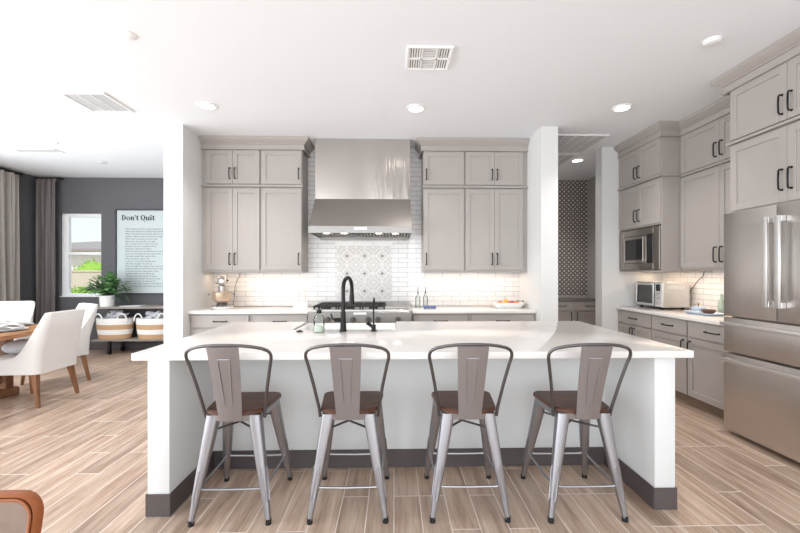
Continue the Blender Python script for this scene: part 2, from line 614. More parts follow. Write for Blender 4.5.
def thing(name, label, cat, loc=(0, 0, 0), rz=0, group=None):
    o = bpy.data.objects.new(name, None)
    o.empty_display_size = 0.1
    COL.objects.link(o)
    o.location = loc
    o.rotation_euler = (0, 0, rz)
    return tag(o, label, cat, group)


def part(name, mb, m, parent, label=None, ang=35):
    o = obj(name, mb, m, parent, ang)
    if label:
        o['label'] = label
    return o


def solo(name, mb, m, label, cat, group=None, loc=(0, 0, 0), rz=0, ang=35):
    o = obj(name, mb, m, None, ang)
    o.location = loc
    o.rotation_euler = (0, 0, rz)
    return tag(o, label, cat, group)


def struct(name, mb, m, parent=None):
    o = obj(name, mb, m, parent)
    if parent is None:
        o['kind'] = 'structure'
    return o


def kids(o):
    return [c for c in bpy.data.objects if c.parent is o]


def copy_tree(o, parent=None):
    c = o.copy()
    COL.objects.link(c)
    c.parent = parent
    for ch in kids(o):
        copy_tree(ch, c)
    return c


CEIL = 3.05
# ================================================================== SETTING
struct('floor', MB().box(-6.4, 5.2, -4, 7.0, -0.08, 0), M['floor'])
# ceiling
struct('ceiling', MB().box(-6.4, 5.2, -4, 7.0, CEIL, CEIL + 0.12), M['ceil'])
# kitchen back wall with tile
struct('wall_back', MB().box(-2.41, 1.693, 5.142, 5.26, 0, CEIL), M['paint'])
struct('wall_tile_back', MB().box(-2.41, 1.693, 5.13, 5.142, 0.92, CEIL), M['tileX'])
struct('wall_left', MB().box(-2.626, -2.41, 4.385, 6.85, 0, CEIL), M['paint'])
struct('wall_divider', MB().box(1.693, 1.89, 4.36, 6.85, 0, CEIL), M['paint'])
struct('wall_stub', MB().box(2.782, 3.61, 5.046, 5.21, 0, CEIL), M['paint'])
struct('wall_right', MB().box(3.622, 3.74, -4, 5.21, 0, CEIL), M['paint'])
struct('wall_tile_right', MB().box(3.61, 3.622, 3.1, 5.046, 0.92, 1.5), M['tileY'])
struct('wall_pantry_back', MB().box(1.89, 3.62, 6.85, 7.0, 0, CEIL), M['pantry'])
struct('wallpaper_pantry', MB().box(1.89, 3.50, 6.84, 6.85, 0.96, CEIL), M['paper'])['kind'] = 'structure'
struct('wall_pantry_side', MB().box(3.50, 3.62, 5.211, 6.84, 0, CEIL), M['pantry'])
# dining room: charcoal back wall with the window opening, left wall with the glass door opening
WX0, WX1, WZ0, WZ1 = -5.915, -5.19, 0.95, 2.42
b = MB()
b.box(-6.4, WX0, 6.85, 7.0, 0, CEIL).box(WX1, -2.626, 6.85, 7.0, 0, CEIL)
b.box(WX0, WX1, 6.85, 7.0, 0, WZ0).box(WX0, WX1, 6.85, 7.0, WZ1, CEIL)
struct('wall_dining_back', b, M['greywall'])
b = MB()
b.box(-6.4, -6.28, 5.9, 6.85, 0, CEIL).box(-6.4, -6.28, -4, 5.9, 2.85, CEIL)
struct('wall_dining_left', b, M['greywall'])
struct('baseboard_dining', MB().box(-6.28, -2.63, 6.835, 6.849, 0, 0.12, 0.002), M['base'])
struct('baseboard_left', MB().box(-2.64, -2.40, 4.372, 4.384, 0, 0.12, 0.002), M['base'])
# window
wr_ = MB()
t = 0.05
wr_.box(WX0, WX0 + 0.11, 6.90, 6.97, WZ0, WZ1, 0.004).box(WX1 - 0.025, WX1, 6.90, 6.97, WZ0, WZ1, 0.004)
wr_.box(WX0 + 0.11, WX1 - 0.025, 6.90, 6.97, WZ0, WZ0 + t, 0.004).box(WX0 + 0.11, WX1 - 0.025, 6.90, 6.97, WZ1 - 0.06, WZ1, 0.004)
wr_.box(WX0 + 0.11, WX1 - 0.025, 6.89, 6.97, 1.685, 1.735, 0.004)
win = struct('window_1', wr_, M['plastic'])
struct('window_pane', MB().box(WX0 + 0.11, WX1 - 0.025, 6.935, 6.94, WZ0 + t, WZ1 - 0.06), M['glass'], win)
struct('window_sill', MB().box(WX0, WX1, 6.845, 6.90, WZ0 - 0.012, WZ0 + 0.004, 0.003), M['plastic'], win)

# ---- outside the window
solo('gravel_yard', MB().box(-40, 20, 7.1, 60, -0.25, -0.15), M['ground'], 'tan gravel yard outside the dining window', 'yard')['kind'] = 'structure'
solo('garden_wall', MB().box(-30, 4, 13.0, 13.25, -0.2, 1.40, 0.01).box(-30, 4, 12.97, 13.28, 1.40, 1.46, 0.01), M['stucco'],
     'beige stucco garden wall seen through the dining window', 'garden wall')
hs = thing('neighbour_house', 'pale stucco house with low grey roof beyond the garden wall', 'house', (-24.5, 24, -0.2))
part('wall', MB().box(-0.6, 16, 0, 9, 0, 2.9), M['stuccowhite'], hs)
part('roof', MB().loft([[(-1.3, -0.7, 2.9), (16.7, -0.7, 2.9), (16.7, 9.7, 2.9), (-1.3, 9.7, 2.9)],
                        [(-1.3, -0.7, 3.05), (16.7, -0.7, 3.05), (16.7, 9.7, 3.05), (-1.3, 9.7, 3.05)],
                        [(2.6, 4.3, 3.9), (12, 4.3, 3.9), (12, 4.7, 3.9), (2.6, 4.7, 3.9)]]), M['roof'], hs)
part('chimney', MB().cyl((4.2, 3.2, 3.5), (4.2, 3.2, 4.1), 0.06, n=10).cyl((4.2, 3.2, 4.1), (4.2, 3.2, 4.22), 0.13, n=10), M['iron'], hs, 'dark metal flue')


def leafy(mb, c, r, n, size, rng):
    for _ in range(n):
        d = Vector((rng.gauss(0, 1), rng.gauss(0, 1), rng.gauss(0, 1))).normalized()
        p = Vector(c) + Vector((d.x * r[0], d.y * r[1], d.z * r[2])) * rng.uniform(0.75, 1.02)
        q = Euler((rng.uniform(0, 6.3), rng.uniform(0, 6.3), rng.uniform(0, 6.3))).to_matrix()
        l = size * rng.uniform(0.7, 1.3)
        pts = [q @ Vector(v) + p for v in ((-l, 0, 0), (0, -l * 0.4, 0.1 * l), (l, 0, 0), (0, l * 0.4, 0.1 * l))]
        vs = [mb.bm.verts.new(v) for v in pts]
        mb.bm.faces.new(vs)


rng = random.Random(3)
for k, (x, y, z, r, lab) in enumerate(((-9.55, 11.6, 0.35, (0.8, 0.6, 0.62), 'lime green shrub in front of the garden wall outside the window'),
                                       (-15.9, 20.5, 0.95, (1.1, 1.0, 1.2), 'green shrub standing beyond the garden wall by the house'))):
    sh = thing('shrub', lab, 'shrub', (x, y, -0.16))
    f = MB().ball((0, 0, z + 0.16), tuple(v * 0.85 for v in r), 14, 10)
    leafy(f, (0, 0, z + 0.16), r, 700, 0.09, rng)
    part('foliage', f, M['hedge'], sh)
    part('stem', MB().cyl((0, 0, 0), (0, 0, z), 0.04), M['brown'], sh)

# ================================================================== CABINETS
GAP = 0.0015


def shaker(w, h, t=0.02, st=0.058):
    m = MB()
    a, c = w / 2, h / 2
    st = min(st, w * 0.3, h * 0.36)
    m.box(-a, -a + st, -t, 0, -c, c, 0.0015)
    m.box(a - st, a, -t, 0, -c, c, 0.0015)
    m.box(-a + st, a - st, -t, 0, c - st, c, 0.0015)
    m.box(-a + st, a - st, -t, 0, -c, -c + st, 0.0015)
    m.box(-a + st, a - st, -t + 0.010, 0, -c + st, c - st)
    return m


def slab(w, h, t=0.02):
    return MB().box(-w / 2, w / 2, -t, 0, -h / 2, h / 2, 0.002)


def pull(length, vertical, t=0.02, off=0.03):
    # arched black bar pull, ends bent back to the front
    m = MB()
    L = length / 2
    pts = [(-L, 0), (-L, -off * 0.75), (-L + 0.012, -off), (0, -off - 0.002), (L - 0.012, -off), (L, -off * 0.75), (L, 0)]
    P3 = [((0, -t + y, s) if vertical else (s, -t + y, 0)) for s, y in pts]
    m.tube(P3, 0.0062, 8)
    for s in (-L, L):
        c = (0, -t, s) if vertical else (s, -t, 0)
        c2 = (c[0], c[1] - 0.004, c[2])
        m.cyl(c, c2, 0.009, n=10)
    return m


def cabinet(name, label, cat, loc, rz, w, d, z0, z1, fronts, group=None, toe=False, extra=None, body=None, boxtop=True):
    """front frame at local y=0, body behind it; fronts: (kind, x0, x1, z0, z1, handle) with handle (x, z, length, vertical)"""
    th = thing(name, label, cat, loc, rz, group)
    b = MB()
    if toe:
        b.box(0, w, 0, d, z0 + 0.10, z1, 0.002)
    else:
        b.box(0, w, 0, d, z0, z1, 0.002)
    if extra:
        extra(b)
    part('carcass', b, M['cab'], th)
    if toe:
        part('toe_kick', MB().box(0.0, w, 0.06, d, z0, z0 + 0.0995), M['toe'], th, 'brown toe kick')
    for kind, x0, x1, c0, c1, hd in fronts:
        W_, H_ = x1 - x0 - 2 * GAP, c1 - c0 - 2 * GAP
        nm = 'door' if kind == 'door' else 'drawer'
        o = part(nm, shaker(W_, H_) if kind in ('door', 'drawer5') else slab(W_, H_), M['cab'], th)
        o.location = ((x0 + x1) / 2, -0.0005, (c0 + c1) / 2)
        if hd:
            hx, hz, hl, vert = hd
            h = part('handle', pull(hl, vert), M['black'], o, 'black bar handle')
            h.location = (hx - (x0 + x1) / 2, 0, hz - (c0 + c1) / 2)
    return th


BG = 'grey wall cabinets over the back counter'
YB = 4.82
DB = 5.128 - YB
ZL0, ZL1 = 1.397, 2.42
ZU0, ZU1 = 2.474, 2.897


def ledge(w):
    return lambda b: b.box(-0.0, w, -0.034, 0.0, 2.4365, 2.459, 0.003)


# run over the mixer (dining side)
xa = -2.409
cabinet('wall_cabinet', 'grey wall cabinet with paired doors directly above the stand mixer', 'cabinet', (xa, YB, 0), 0, 0.728, DB, 1.366, 2.436,
        [('door', 0.057, 0.384, ZL0, ZL1, (0.352, 1.535, 0.14, True)), ('door', 0.384, 0.719, ZL0, ZL1, (0.416, 1.535, 0.14, True))], BG)
cabinet('wall_cabinet', 'tall single-door grey wall cabinet between the mixer and the steel hood', 'cabinet', (-1.679, YB, 0), 0, 0.518, DB, 1.366, 2.436,
        [('door', 0.008, 0.512, ZL0, ZL1, (0.478, 1.535, 0.14, True))], BG)
cabinet('wall_cabinet', 'short top-tier grey cabinet with paired doors, high above the stand mixer', 'cabinet', (xa, YB, 0), 0, 0.728, DB, 2.437, 2.93,
        [('door', 0.057, 0.384, ZU0, ZU1, (0.352, 2.605, 0.13, True)), ('door', 0.384, 0.719, ZU0, ZU1, (0.416, 2.605, 0.13, True))], BG, extra=ledge(0.728))
cabinet('wall_cabinet', 'short single-door top-tier cabinet beside the hood on the dining side', 'cabinet', (-1.679, YB, 0), 0, 0.518, DB, 2.437, 2.93,
        [('door', 0.008, 0.512, ZU0, ZU1, (0.478, 2.605, 0.13, True))], BG, extra=ledge(0.53))
# run over the fruit tray
cabinet('wall_cabinet', 'tall single-door grey wall cabinet above the blue dish', 'cabinet', (0.362, YB, 0), 0, 0.524, DB, 1.366, 2.436,
        [('door', 0.006, 0.518, ZL0, ZL1, (0.040, 1.535, 0.14, True))], BG)
cabinet('wall_cabinet', 'grey wall cabinet with paired doors directly above the fruit tray', 'cabinet', (0.887, YB, 0), 0, 0.805, DB, 1.366, 2.436,
        [('door', 0.010, 0.380, ZL0, ZL1, (0.348, 1.535, 0.14, True)), ('door', 0.380, 0.750, ZL0, ZL1, (0.412, 1.535, 0.14, True))], BG)
cabinet('wall_cabinet', 'short single-door top-tier cabinet beside the hood, high above the blue dish', 'cabinet', (0.362, YB, 0), 0, 0.524, DB, 2.437, 2.93,
        [('door', 0.006, 0.518, ZU0, ZU1, (0.040, 2.605, 0.13, True))], BG, extra=lambda b: b.box(-0.012, 0.524, -0.034, 0.0, 2.4365, 2.459, 0.003))
cabinet('wall_cabinet', 'short top-tier grey cabinet with paired doors, high above the fruit tray', 'cabinet', (0.887, YB, 0), 0, 0.805, DB, 2.437, 2.93,
        [('door', 0.010, 0.380, ZU0, ZU1, (0.348, 2.605, 0.13, True)), ('door', 0.380, 0.750, ZU0, ZU1, (0.412, 2.605, 0.13, True))], BG, extra=ledge(0.805))

CROWN = [(0.0, 2.898), (-0.024, 2.898), (-0.024, 2.903), (-0.012, 2.907), (-0.012, 2.962), (-0.022, 2.966), (-0.022, 2.978), (-0.034, 2.984), (-0.046, 2.996), (-0.066, 3.012), (-0.072, 3.02), (-0.072, 3.048), (0.0, 3.048)]


def crown_run(pts, closed=False):
    """mitred crown swept along plan points; profile offset is measured to the right-hand side of travel being the wall"""
    m = MB()
    n = len(pts)
    rings = []
    for i, p in enumerate(pts):
        p = Vector(p)
        dirs = []
        if i > 0:
            dirs.append((p - Vector(pts[i - 1])).normalized())
        if i < n - 1:
            dirs.append((Vector(pts[i + 1]) - p).normalized())
        nrm = [Vector((d.y, -d.x)) for d in dirs]   # outward = right-hand side of travel
        if len(nrm) == 2:
            bis = (nrm[0] + nrm[1])
            bis = bis / (bis.length_squared / 2) if bis.length > 1e-6 else nrm[0]
            bis = (nrm[0] + nrm[1]).normalized() / max(0.3, math.cos(nrm[0].angle(nrm[1]) / 2))
        else:
            bis = nrm[0]
        rings.append([(p.x - bis.x * o, p.y - bis.y * o, z) for o, z in CROWN])
    m.loft(rings)
    return m


# travel direction chosen so that the outward side (right hand) faces the room
struct('trim_1', crown_run([(-2.409, 4.80), (-1.145, 4.80), (-1.145, 5.128)]), M['cab'])
struct('trim_2', crown_run([(0.348, 5.128), (0.348, 4.80), (1.692, 4.80)]), M['cab'])

# ---- base cabinets along the back wall
ZB = 0.877
YF = 4.535


def drawers(w, m=0.012):
    return [('drawer', m, w - m, 0.715, 0.862, (w / 2, 0.79, 0.15, False)), ('drawer5', m, w - m, 0.425, 0.70, (w / 2, 0.635, 0.15, False)),
            ('drawer5', m, w - m, 0.125, 0.41, (w / 2, 0.345, 0.15, False))]


BB = 'grey drawer cabinets along the back wall'
dB = 5.128 - YF
cabinet('base_cabinet', 'grey drawer cabinet under the stand mixer', 'cabinet', (-2.409, YF, 0), 0, 0.725, dB, 0, ZB, drawers(0.725, 0.03), BB, toe=True)
cabinet('base_cabinet', 'grey drawer cabinet under the white utensil holder, next to the range', 'cabinet', (-1.683, YF, 0), 0, 0.663, dB, 0, ZB, drawers(0.663), BB, toe=True)
cabinet('base_cabinet', 'grey drawer cabinet under the blue dish, next to the range', 'cabinet', (0.212, YF, 0), 0, 0.675, dB, 0, ZB, drawers(0.675), BB, toe=True)
cabinet('base_cabinet', 'grey drawer cabinet under the fruit tray', 'cabinet', (0.888, YF, 0), 0, 0.804, dB, 0, ZB, drawers(0.804, 0.03), BB, toe=True)
solo('countertop', MB().box(-2.408, -1.018, 4.495, 5.128, 0.878, 0.915, 0.004, 2), M['quartz'], 'white quartz worktop under the mixer, on the dining side of the range', 'countertop', 'white quartz worktops')
solo('countertop', MB().box(0.209, 1.692, 4.495, 5.128, 0.878, 0.915, 0.004, 2), M['quartz'], 'white quartz worktop carrying the fruit tray and blue dish', 'countertop', 'white quartz worktops')

# ---- right-hand wall
R90 = -PI / 2
XR = 3.015
dR = 3.608 - XR
RB = 'grey base cabinets along the side wall'


def rbase(w, ndoor, hinge):
    fr = [('drawer', 0.008, w - 0.008, 0.712, 0.865, (w / 2, 0.79, 0.15, False))]
    if ndoor == 2:
        fr += [('door', 0.008, w / 2, 0.108, 0.70, (w / 2 - 0.03, 0.60, 0.13, True)), ('door', w / 2, w - 0.008, 0.108, 0.70, (w / 2 + 0.03, 0.60, 0.13, True))]
    else:
        hx = 0.045 if hinge == 'far' else w - 0.045
        fr += [('door', 0.008, w - 0.008, 0.108, 0.70, (hx, 0.60, 0.13, True))]
    return fr


cabinet('base_cabinet', 'grey base cabinet with two doors and a drawer next to the wall stub', 'cabinet', (XR, 5.045, 0), R90, 0.667, dR, 0, ZB, rbase(0.667, 2, None), RB, toe=True)
cabinet('base_cabinet', 'middle single-door base cabinet with one drawer, below the toaster oven side', 'cabinet', (XR, 4.377, 0), R90, 0.544, dR, 0, ZB, rbase(0.544, 1, 'near'), RB, toe=True)
cabinet('base_cabinet', 'single-door grey base cabinet with one drawer touching the refrigerator', 'cabinet', (XR, 3.831, 0), R90, 0.62, dR, 0, ZB, rbase(0.62, 1, 'far'), RB, toe=True)
solo('countertop', MB().box(2.975, 3.608, 3.212, 5.045, 0.878, 0.915, 0.004, 2), M['quartz'], 'white quartz worktop under the toaster oven, running to the refrigerator', 'countertop', 'white quartz worktops')

RU = 'grey wall cabinets along the side wall'
# tower around the microwave: lower box with a real opening
XT = 3.026
dT = 3.608 - XT
wT = 5.045 - 4.244
tw = thing('microwave_cabinet', 'grey wall cabinet with two short doors framing the built-in microwave', 'cabinet', (XT, 5.045, 0), R90, RU)
b = MB()
b.box(0, 0.012, 0, dT, 1.375, 2.455, 0.001).box(wT - 0.012, wT, 0, dT, 1.375, 2.455, 0.001)
b.box(0.012, wT - 0.012, 0, dT, 1.375, 1.392, 0.001).box(0.012, wT - 0.012, 0, dT, 1.915, 2.455, 0.001)
b.box(0.012, wT - 0.012, dT - 0.015, dT, 1.392, 1.915)
part('carcass', b, M['cab'], tw)
for x0, x1, hx in ((0.008, wT / 2, wT / 2 - 0.035), (wT / 2, wT - 0.008, wT / 2 + 0.035)):
    o = part('door', shaker(x1 - x0 - 2 * GAP, 0.505), M['cab'], tw)
    o.location = ((x0 + x1) / 2, -0.0005, 2.186)
    h = part('handle', pull(0.14, True), M['black'], o, 'black bar handle')
    h.location = (hx - (x0 + x1) / 2, 0, 2.065 - 2.186)
cabinet('wall_cabinet', 'short top-tier two-door cabinet standing over the microwave tower', 'cabinet', (XT, 5.045, 0), R90, wT, dT, 2.457, 2.93,
        [('door', 0.008, wT / 2, 2.485, 2.90, (wT / 2 - 0.035, 2.60, 0.14, True)), ('door', wT / 2, wT - 0.008, 2.485, 2.90, (wT / 2 + 0.035, 2.60, 0.14, True))], RU,
        extra=lambda b: b.box(0, wT + 0.008, -0.034, 0.0, 2.4565, 2.478, 0.003).box(wT, wT + 0.014, -0.034, 0.2, 2.4565, 2.478, 0.002))
XU = 3.255
dU = 3.608 - XU
wU = 1.035
sp = 0.52
cabinet('wall_cabinet', 'tall two-door grey wall cabinet between the microwave tower and refrigerator', 'cabinet', (XU, 4.243, 0), R90, wU, dU, 1.385, 2.440,
        [('door', 0.006, sp, 1.412, 2.428, (sp - 0.035, 1.545, 0.15, True)), ('door', sp, wU - 0.004, 1.412, 2.428, (sp + 0.035, 1.545, 0.15, True))], RU)
cabinet('wall_cabinet', 'top-tier two-door cabinet set back beside the refrigerator cabinet', 'cabinet', (XU, 4.243, 0), R90, wU, dU, 2.441, 2.93,
        [('door', 0.006, sp, 2.472, 2.90, (sp - 0.035, 2.60, 0.14, True)), ('door', sp, wU - 0.004, 2.472, 2.90, (sp + 0.035, 2.60, 0.14, True))], RU,
        extra=lambda b: b.box(0.016, wU, -0.034, 0.0, 2.4405, 2.462, 0.003))
XFC = 2.88
dF = 3.608 - XFC
wF = 1.0
cabinet('fridge_cabinet', 'deep grey two-door cabinet directly above the refrigerator', 'cabinet', (XFC, 3.205, 0), R90, wF, dF, 1.868, 2.445,
        [('door', 0.022, 0.494, 1.88, 2.432, (0.460, 2.045, 0.15, True)), ('door', 0.494, 0.97, 1.88, 2.432, (0.528, 2.045, 0.15, True))], RU)
cabinet('fridge_cabinet', 'deep top-tier two-door cabinet under the ceiling above the refrigerator', 'cabinet', (XFC, 3.205, 0), R90, wF, dF, 2.446, 2.93,
        [('door', 0.022, 0.494, 2.478, 2.90, (0.460, 2.60, 0.14, True)), ('door', 0.494, 0.97, 2.478, 2.90, (0.528, 2.60, 0.14, True))], RU,
        extra=lambda b: b.box(-0.012, wF, -0.034, 0.0, 2.4455, 2.466, 0.003))
# crown along the side wall: travel towards +Y would face +X, so travel from far to near
struct('trim_3', crown_run([(3.012, 5.045), (3.012, 4.232), (3.235, 4.232), (3.235, 3.222), (2.86, 3.222), (2.86, 2.2)]), M['cab'])

# ---- pantry base cabinets
PB = 'grey pantry base cabinets'
for k, (x0, w, lab) in enumerate(((2.50, 0.545, 'grey pantry cabinet half hidden by the white divider wall'), (3.047, 0.45, 'grey pantry cabinet in the corner of the pantry'))):
    hx = w - 0.05 if k == 0 else 0.05
    cabinet('pantry_cabinet', lab, 'cabinet', (x0, 6.42, 0), 0, w, 0.41, 0, 0.877,
            [('drawer', 0.006, w - 0.006, 0.72, 0.865, (w * 0.62 if k else w * 0.62, 0.80, 0.15, False)), ('door', 0.006, w - 0.006, 0.108, 0.705, (hx, 0.62, 0.13, True))], PB, toe=True)
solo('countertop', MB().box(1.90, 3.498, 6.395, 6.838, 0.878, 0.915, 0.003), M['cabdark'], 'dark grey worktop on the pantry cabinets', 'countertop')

# ---- medallion behind the range
b = MB().box(-0.775, -0.048, 5.122, 5.1295, 1.005, 1.722)
solo('medallion_panel', b, M['medal'], 'square of patterned grey tiles with dark diamonds behind the range', 'tile panel')
tr = MB()
for k in range(3):
    tr.box(-0.795 + k * 0.2565, -0.795 + (k + 1) * 0.2565 - 0.003, 5.118, 5.1295, 1.726, 1.788, 0.002)
struct('trim_4', tr, M['trimtile'])

# ================================================================== HOOD
hd = thing('range_hood', 'tall stainless steel range hood with flared canopy over the range', 'range hood', (-0.402, 5.128, 0))
HW = 0.597
part('chimney', MB().box(-HW, HW, -0.328, 0, 2.288, 3.048, 0.002), M['steelX'], hd)
pr = [(-0.328, 2.287), (-0.648, 1.915), (-0.648, 1.835), (0, 1.835), (0, 2.287)]
cn = MB()
rings = []
cn.loft([[(-0.607, -0.648, 1.912), (0.607, -0.648, 1.912), (0.607, 0, 1.912), (-0.607, 0, 1.912)],
         [(-HW, -0.328, 2.287), (HW, -0.328, 2.287), (HW, 0, 2.287), (-HW, 0, 2.287)]])
part('canopy', cn, M['steelHood'], hd)
lp = MB()
lp.box(-0.607, 0.607, -0.650, -0.630, 1.828, 1.911, 0.002).box(-0.607, -0.59, -0.63, 0, 1.828, 1.911, 0.002).box(0.59, 0.607, -0.63, 0, 1.828, 1.911, 0.002)
lp.box(-0.59, 0.59, -0.02, 0, 1.80, 1.911, 0.002)
part('lip', lp, M['steelP'], hd)
part('badge', MB().box(-0.075, 0.075, -0.654, -0.6502, 1.868, 1.897, 0.001), M['white'], hd, 'pale maker plate')
bf = MB()
for k in range(30):
    x = -0.57 + k * 1.14 / 29
    bf.box(x - 0.011, x + 0.011, -0.40, -0.06, 1.84, 1.852, 0.002)
part('baffle_filter', bf, M['steelM'], hd)
part('underside', MB().box(-0.589, 0.589, -0.629, -0.021, 1.86, 1.868), M['iron'], hd)
for x in (-0.42, -0.21, 0.21, 0.41):
    lo = part('lamp', MB().cyl((x, -0.5, 1.838), (x, -0.5, 1.859), 0.038, n=20), M['lamp'], hd, 'lit hood lamp')
for x in (-0.42, -0.21, 0.21, 0.41):
    area_light('hood_lamp', (-0.402 + x, 4.628, 1.833), (0, 0, 0), 0.06, 0.06, 0.35, (1, 0.93, 0.84))

# ================================================================== RANGE
rg = thing('range', 'wide stainless steel gas range with black grates under the hood', 'range', (-0.405, 4.47, 0))
RW = 0.607
b = MB()
b.box(-RW, RW, 0.03, 0.655, 0.10, 0.905, 0.003)
for x in (-0.55, 0.55):
    b.cyl((x, 0.1, 0.0), (x, 0.1, 0.1), 0.02).cyl((x, 0.58, 0.0), (x, 0.58, 0.1), 0.02)
part('body', b, M['steelHood'], rg)
part('cooktop', MB().box(-RW, RW, 0.0, 0.655, 0.9055, 0.925, 0.004), M['steelB'], rg)
part('control_panel', MB().box(-RW, RW, -0.02, 0.029, 0.76, 0.905, 0.006), M['steelP'], rg)
part('badge', MB().box(-0.075, 0.075, -0.0235, -0.0205, 0.873, 0.898, 0.001), M['white'], rg, 'pale maker plate')
for px in (-0.372, -0.08, 0.098, 0.212, 0.445):
    k = part('knob', MB().cyl((px, -0.0205, 0.815), (px, -0.03, 0.815), 0.034, n=24).cyl((px, -0.0301, 0.815), (px, -0.065, 0.815), 0.026, 0.023, n=24).box(px - 0.004, px + 0.004, -0.069, -0.0652, 0.792, 0.838), M['gundark'], rg, 'dark steel knob')
for x0, x1 in ((-0.59, 0.025), (0.04, 0.59)):
    o = part('oven_door', MB().box(x0, x1, -0.015, 0.029, 0.16, 0.745, 0.004), M['steelHood'], rg)
    part('door_handle', MB().cyl((x0 + 0.04, -0.06, 0.70), (x1 - 0.04, -0.06, 0.70), 0.013).box(x0 + 0.06, x0 + 0.08, -0.06, -0.0152, 0.69, 0.71).box(x1 - 0.08, x1 - 0.06, -0.06, -0.0152, 0.69, 0.71), M['steelB'], o)
for i in range(3):
    x0 = -0.565 + i * 0.286
    g = MB()
    for y in (0.09, 0.20, 0.335, 0.47, 0.58):
        g.box(x0 + 0.005, x0 + 0.278, y - 0.007, y + 0.007, 0.952, 0.972, 0.002)
    for x in (x0 + 0.012, x0 + 0.10, x0 + 0.18, x0 + 0.271):
        g.box(x - 0.007, x + 0.007, 0.083, 0.587, 0.950, 0.968, 0.002)
        for y in (0.09, 0.58):
            g.box(x - 0.008, x + 0.008, y - 0.008, y + 0.008, 0.9255, 0.951)
    gg = part('grate', g, M['iron'], rg)
    for y in (0.2, 0.47):
        part('burner', MB().cyl((x0 + 0.14, y, 0.9255), (x0 + 0.14, y, 0.938), 0.055, n=24).cyl((x0 + 0.14, y, 0.9385), (x0 + 0.14, y, 0.946), 0.036, n=24), M['iron'], rg)
part('griddle_cover', MB().box(0.30, 0.575, 0.07, 0.59, 0.9255, 0.962, 0.008, 2), M['steelHood'], rg)
part('back_riser', MB().box(-RW, RW, 0.618, 0.654, 0.9255, 0.985, 0.003), M['steelHood'], rg)

# ================================================================== ISLAND
IX0, IX1, IY0, IY1 = -1.442, 1.694, 2.115, 3.472
SX0, SX1, SY = -0.80, 0.012, 2.985
poly = [(IX0, IY0), (IX1, IY0), (IX1, IY1), (SX1, IY1), (SX1, SY), (SX0, SY), (SX0, IY1), (IX0, IY1)]
solo('island_countertop', MB().prism(poly, 0.875, 0.915, 2, 0.004), M['quartz'], 'long white quartz countertop of the island, notched for the sink', 'countertop')
isl = thing('kitchen_island', 'white plastered island base with open knee space and charcoal baseboard', 'kitchen island', (0.12, 2.8, 0))
ix, iy = 0.12, 2.8
BX0, BX1, BXi0, BXi1 = -1.376, 1.612, -1.256, 1.492
BY0, BYk = 2.151, 2.665


def loc(b):
    b.bm.transform(Matrix.Translation((-ix, -iy, 0)))
    return b


bpoly = [(BX0, BY0), (BXi0, BY0), (BXi0, BYk), (BXi1, BYk), (BXi1, BY0), (BX1, BY0), (BX1, 3.43), (SX1 + 0.03, 3.43), (SX1 + 0.03, SY - 0.03), (SX0 - 0.03, SY - 0.03), (SX0 - 0.03, 3.43), (BX0, 3.43)]
part('wall', loc(MB().prism(bpoly, 0.0, 0.874, 2, 0.002)), M['paint'], isl)
bt = 0.008
bb = MB()
e = 0.0008
bb.box(BX0 - bt, BXi0 + bt, BY0 - bt, BY0 - e, 0, 0.125, 0.002)
bb.box(BXi0 + e, BXi0 + bt, BY0 - e, BYk - e, 0, 0.125, 0.002)
bb.box(BXi0 + bt, BXi1 - bt, BYk - bt, BYk - e, 0, 0.125, 0.002)
bb.box(BXi1 - bt, BXi1 - e, BY0 - e, BYk - e, 0, 0.125, 0.002)
bb.box(BXi1 - bt, BX1 + bt, BY0 - bt, BY0 - e, 0, 0.125, 0.002)
bb.box(BX0 - bt, BX0 - e, BY0 - e, 3.43, 0, 0.125, 0.002)
bb.box(BX1 + e, BX1 + bt, BY0 - e, 3.43, 0, 0.125, 0.002)
part('baseboard', loc(bb), M['base'], isl, 'charcoal tile baseboard')

# sink
sk = MB()
s0, s1, t0, t1 = SX0 + 0.003, SX1 - 0.003, SY + 0.003, 3.485
wt = 0.025
sk.box(s0, s1, t0, t0 + wt, 0.66, 0.900, 0.006, 2).box(s0, s1, t1 - wt, t1, 0.66, 0.900, 0.006, 2)
sk.box(s0, s0 + wt, t0 + wt, t1 - wt, 0.66, 0.900, 0.006, 2).box(s1 - wt, s1, t0 + wt, t1 - wt, 0.66, 0.900, 0.006, 2)
sk.box(s0 + wt, s1 - wt, t0 + wt, t1 - wt, 0.66, 0.69)
solo('farmhouse_sink', sk, M['white'], 'white apron-front sink set into the far edge of the island', 'sink')

# faucet
fa = thing('kitchen_faucet', 'tall matte black pull-down faucet with arched neck on the island', 'faucet', (-0.39, 2.90, 0.9152))
part('body', MB().cyl((0, 0, 0), (0, 0, 0.006), 0.03, n=24).cyl((0, 0, 0.006), (0, 0, 0.15), 0.024, 0.019, n=24), M['black'], fa)
dirv = Vector((0.26, 0.965, 0)).normalized()
pts = [Vector((0, 0, 0.15)), Vector((0, 0, 0.325))]
for k in range(1, 13):
    a = PI * k / 12
    pts.append(Vector((0, 0, 0.325)) + dirv * (0.088 * (1 - math.cos(a))) + Vector((0, 0, 0.08 * math.sin(a))))
part('neck', MB().tube(pts, 0.015, 14), M['black'], fa)
e_ = pts[-1]
part('spray_head', MB().cyl(e_, e_ + Vector((0, 0, -0.05)), 0.0145, 0.017, n=16).cyl(e_ + Vector((0, 0, -0.051)), e_ + Vector((0, 0, -0.135)), 0.018, 0.022, n=16), M['black'], fa)
part('handle', MB().cyl((-0.0192, 0, 0.085), (-0.065, 0, 0.085), 0.016, n=16).tube([(-0.062, 0, 0.085), (-0.082, -0.004, 0.098), (-0.092, -0.01, 0.135)], [0.009, 0.007, 0.005], 10), M['black'], fa)
ft = thing('filter_tap', 'slim black water filter tap standing beside the tall faucet', 'tap', (-0.16, 2.90, 0.9152))
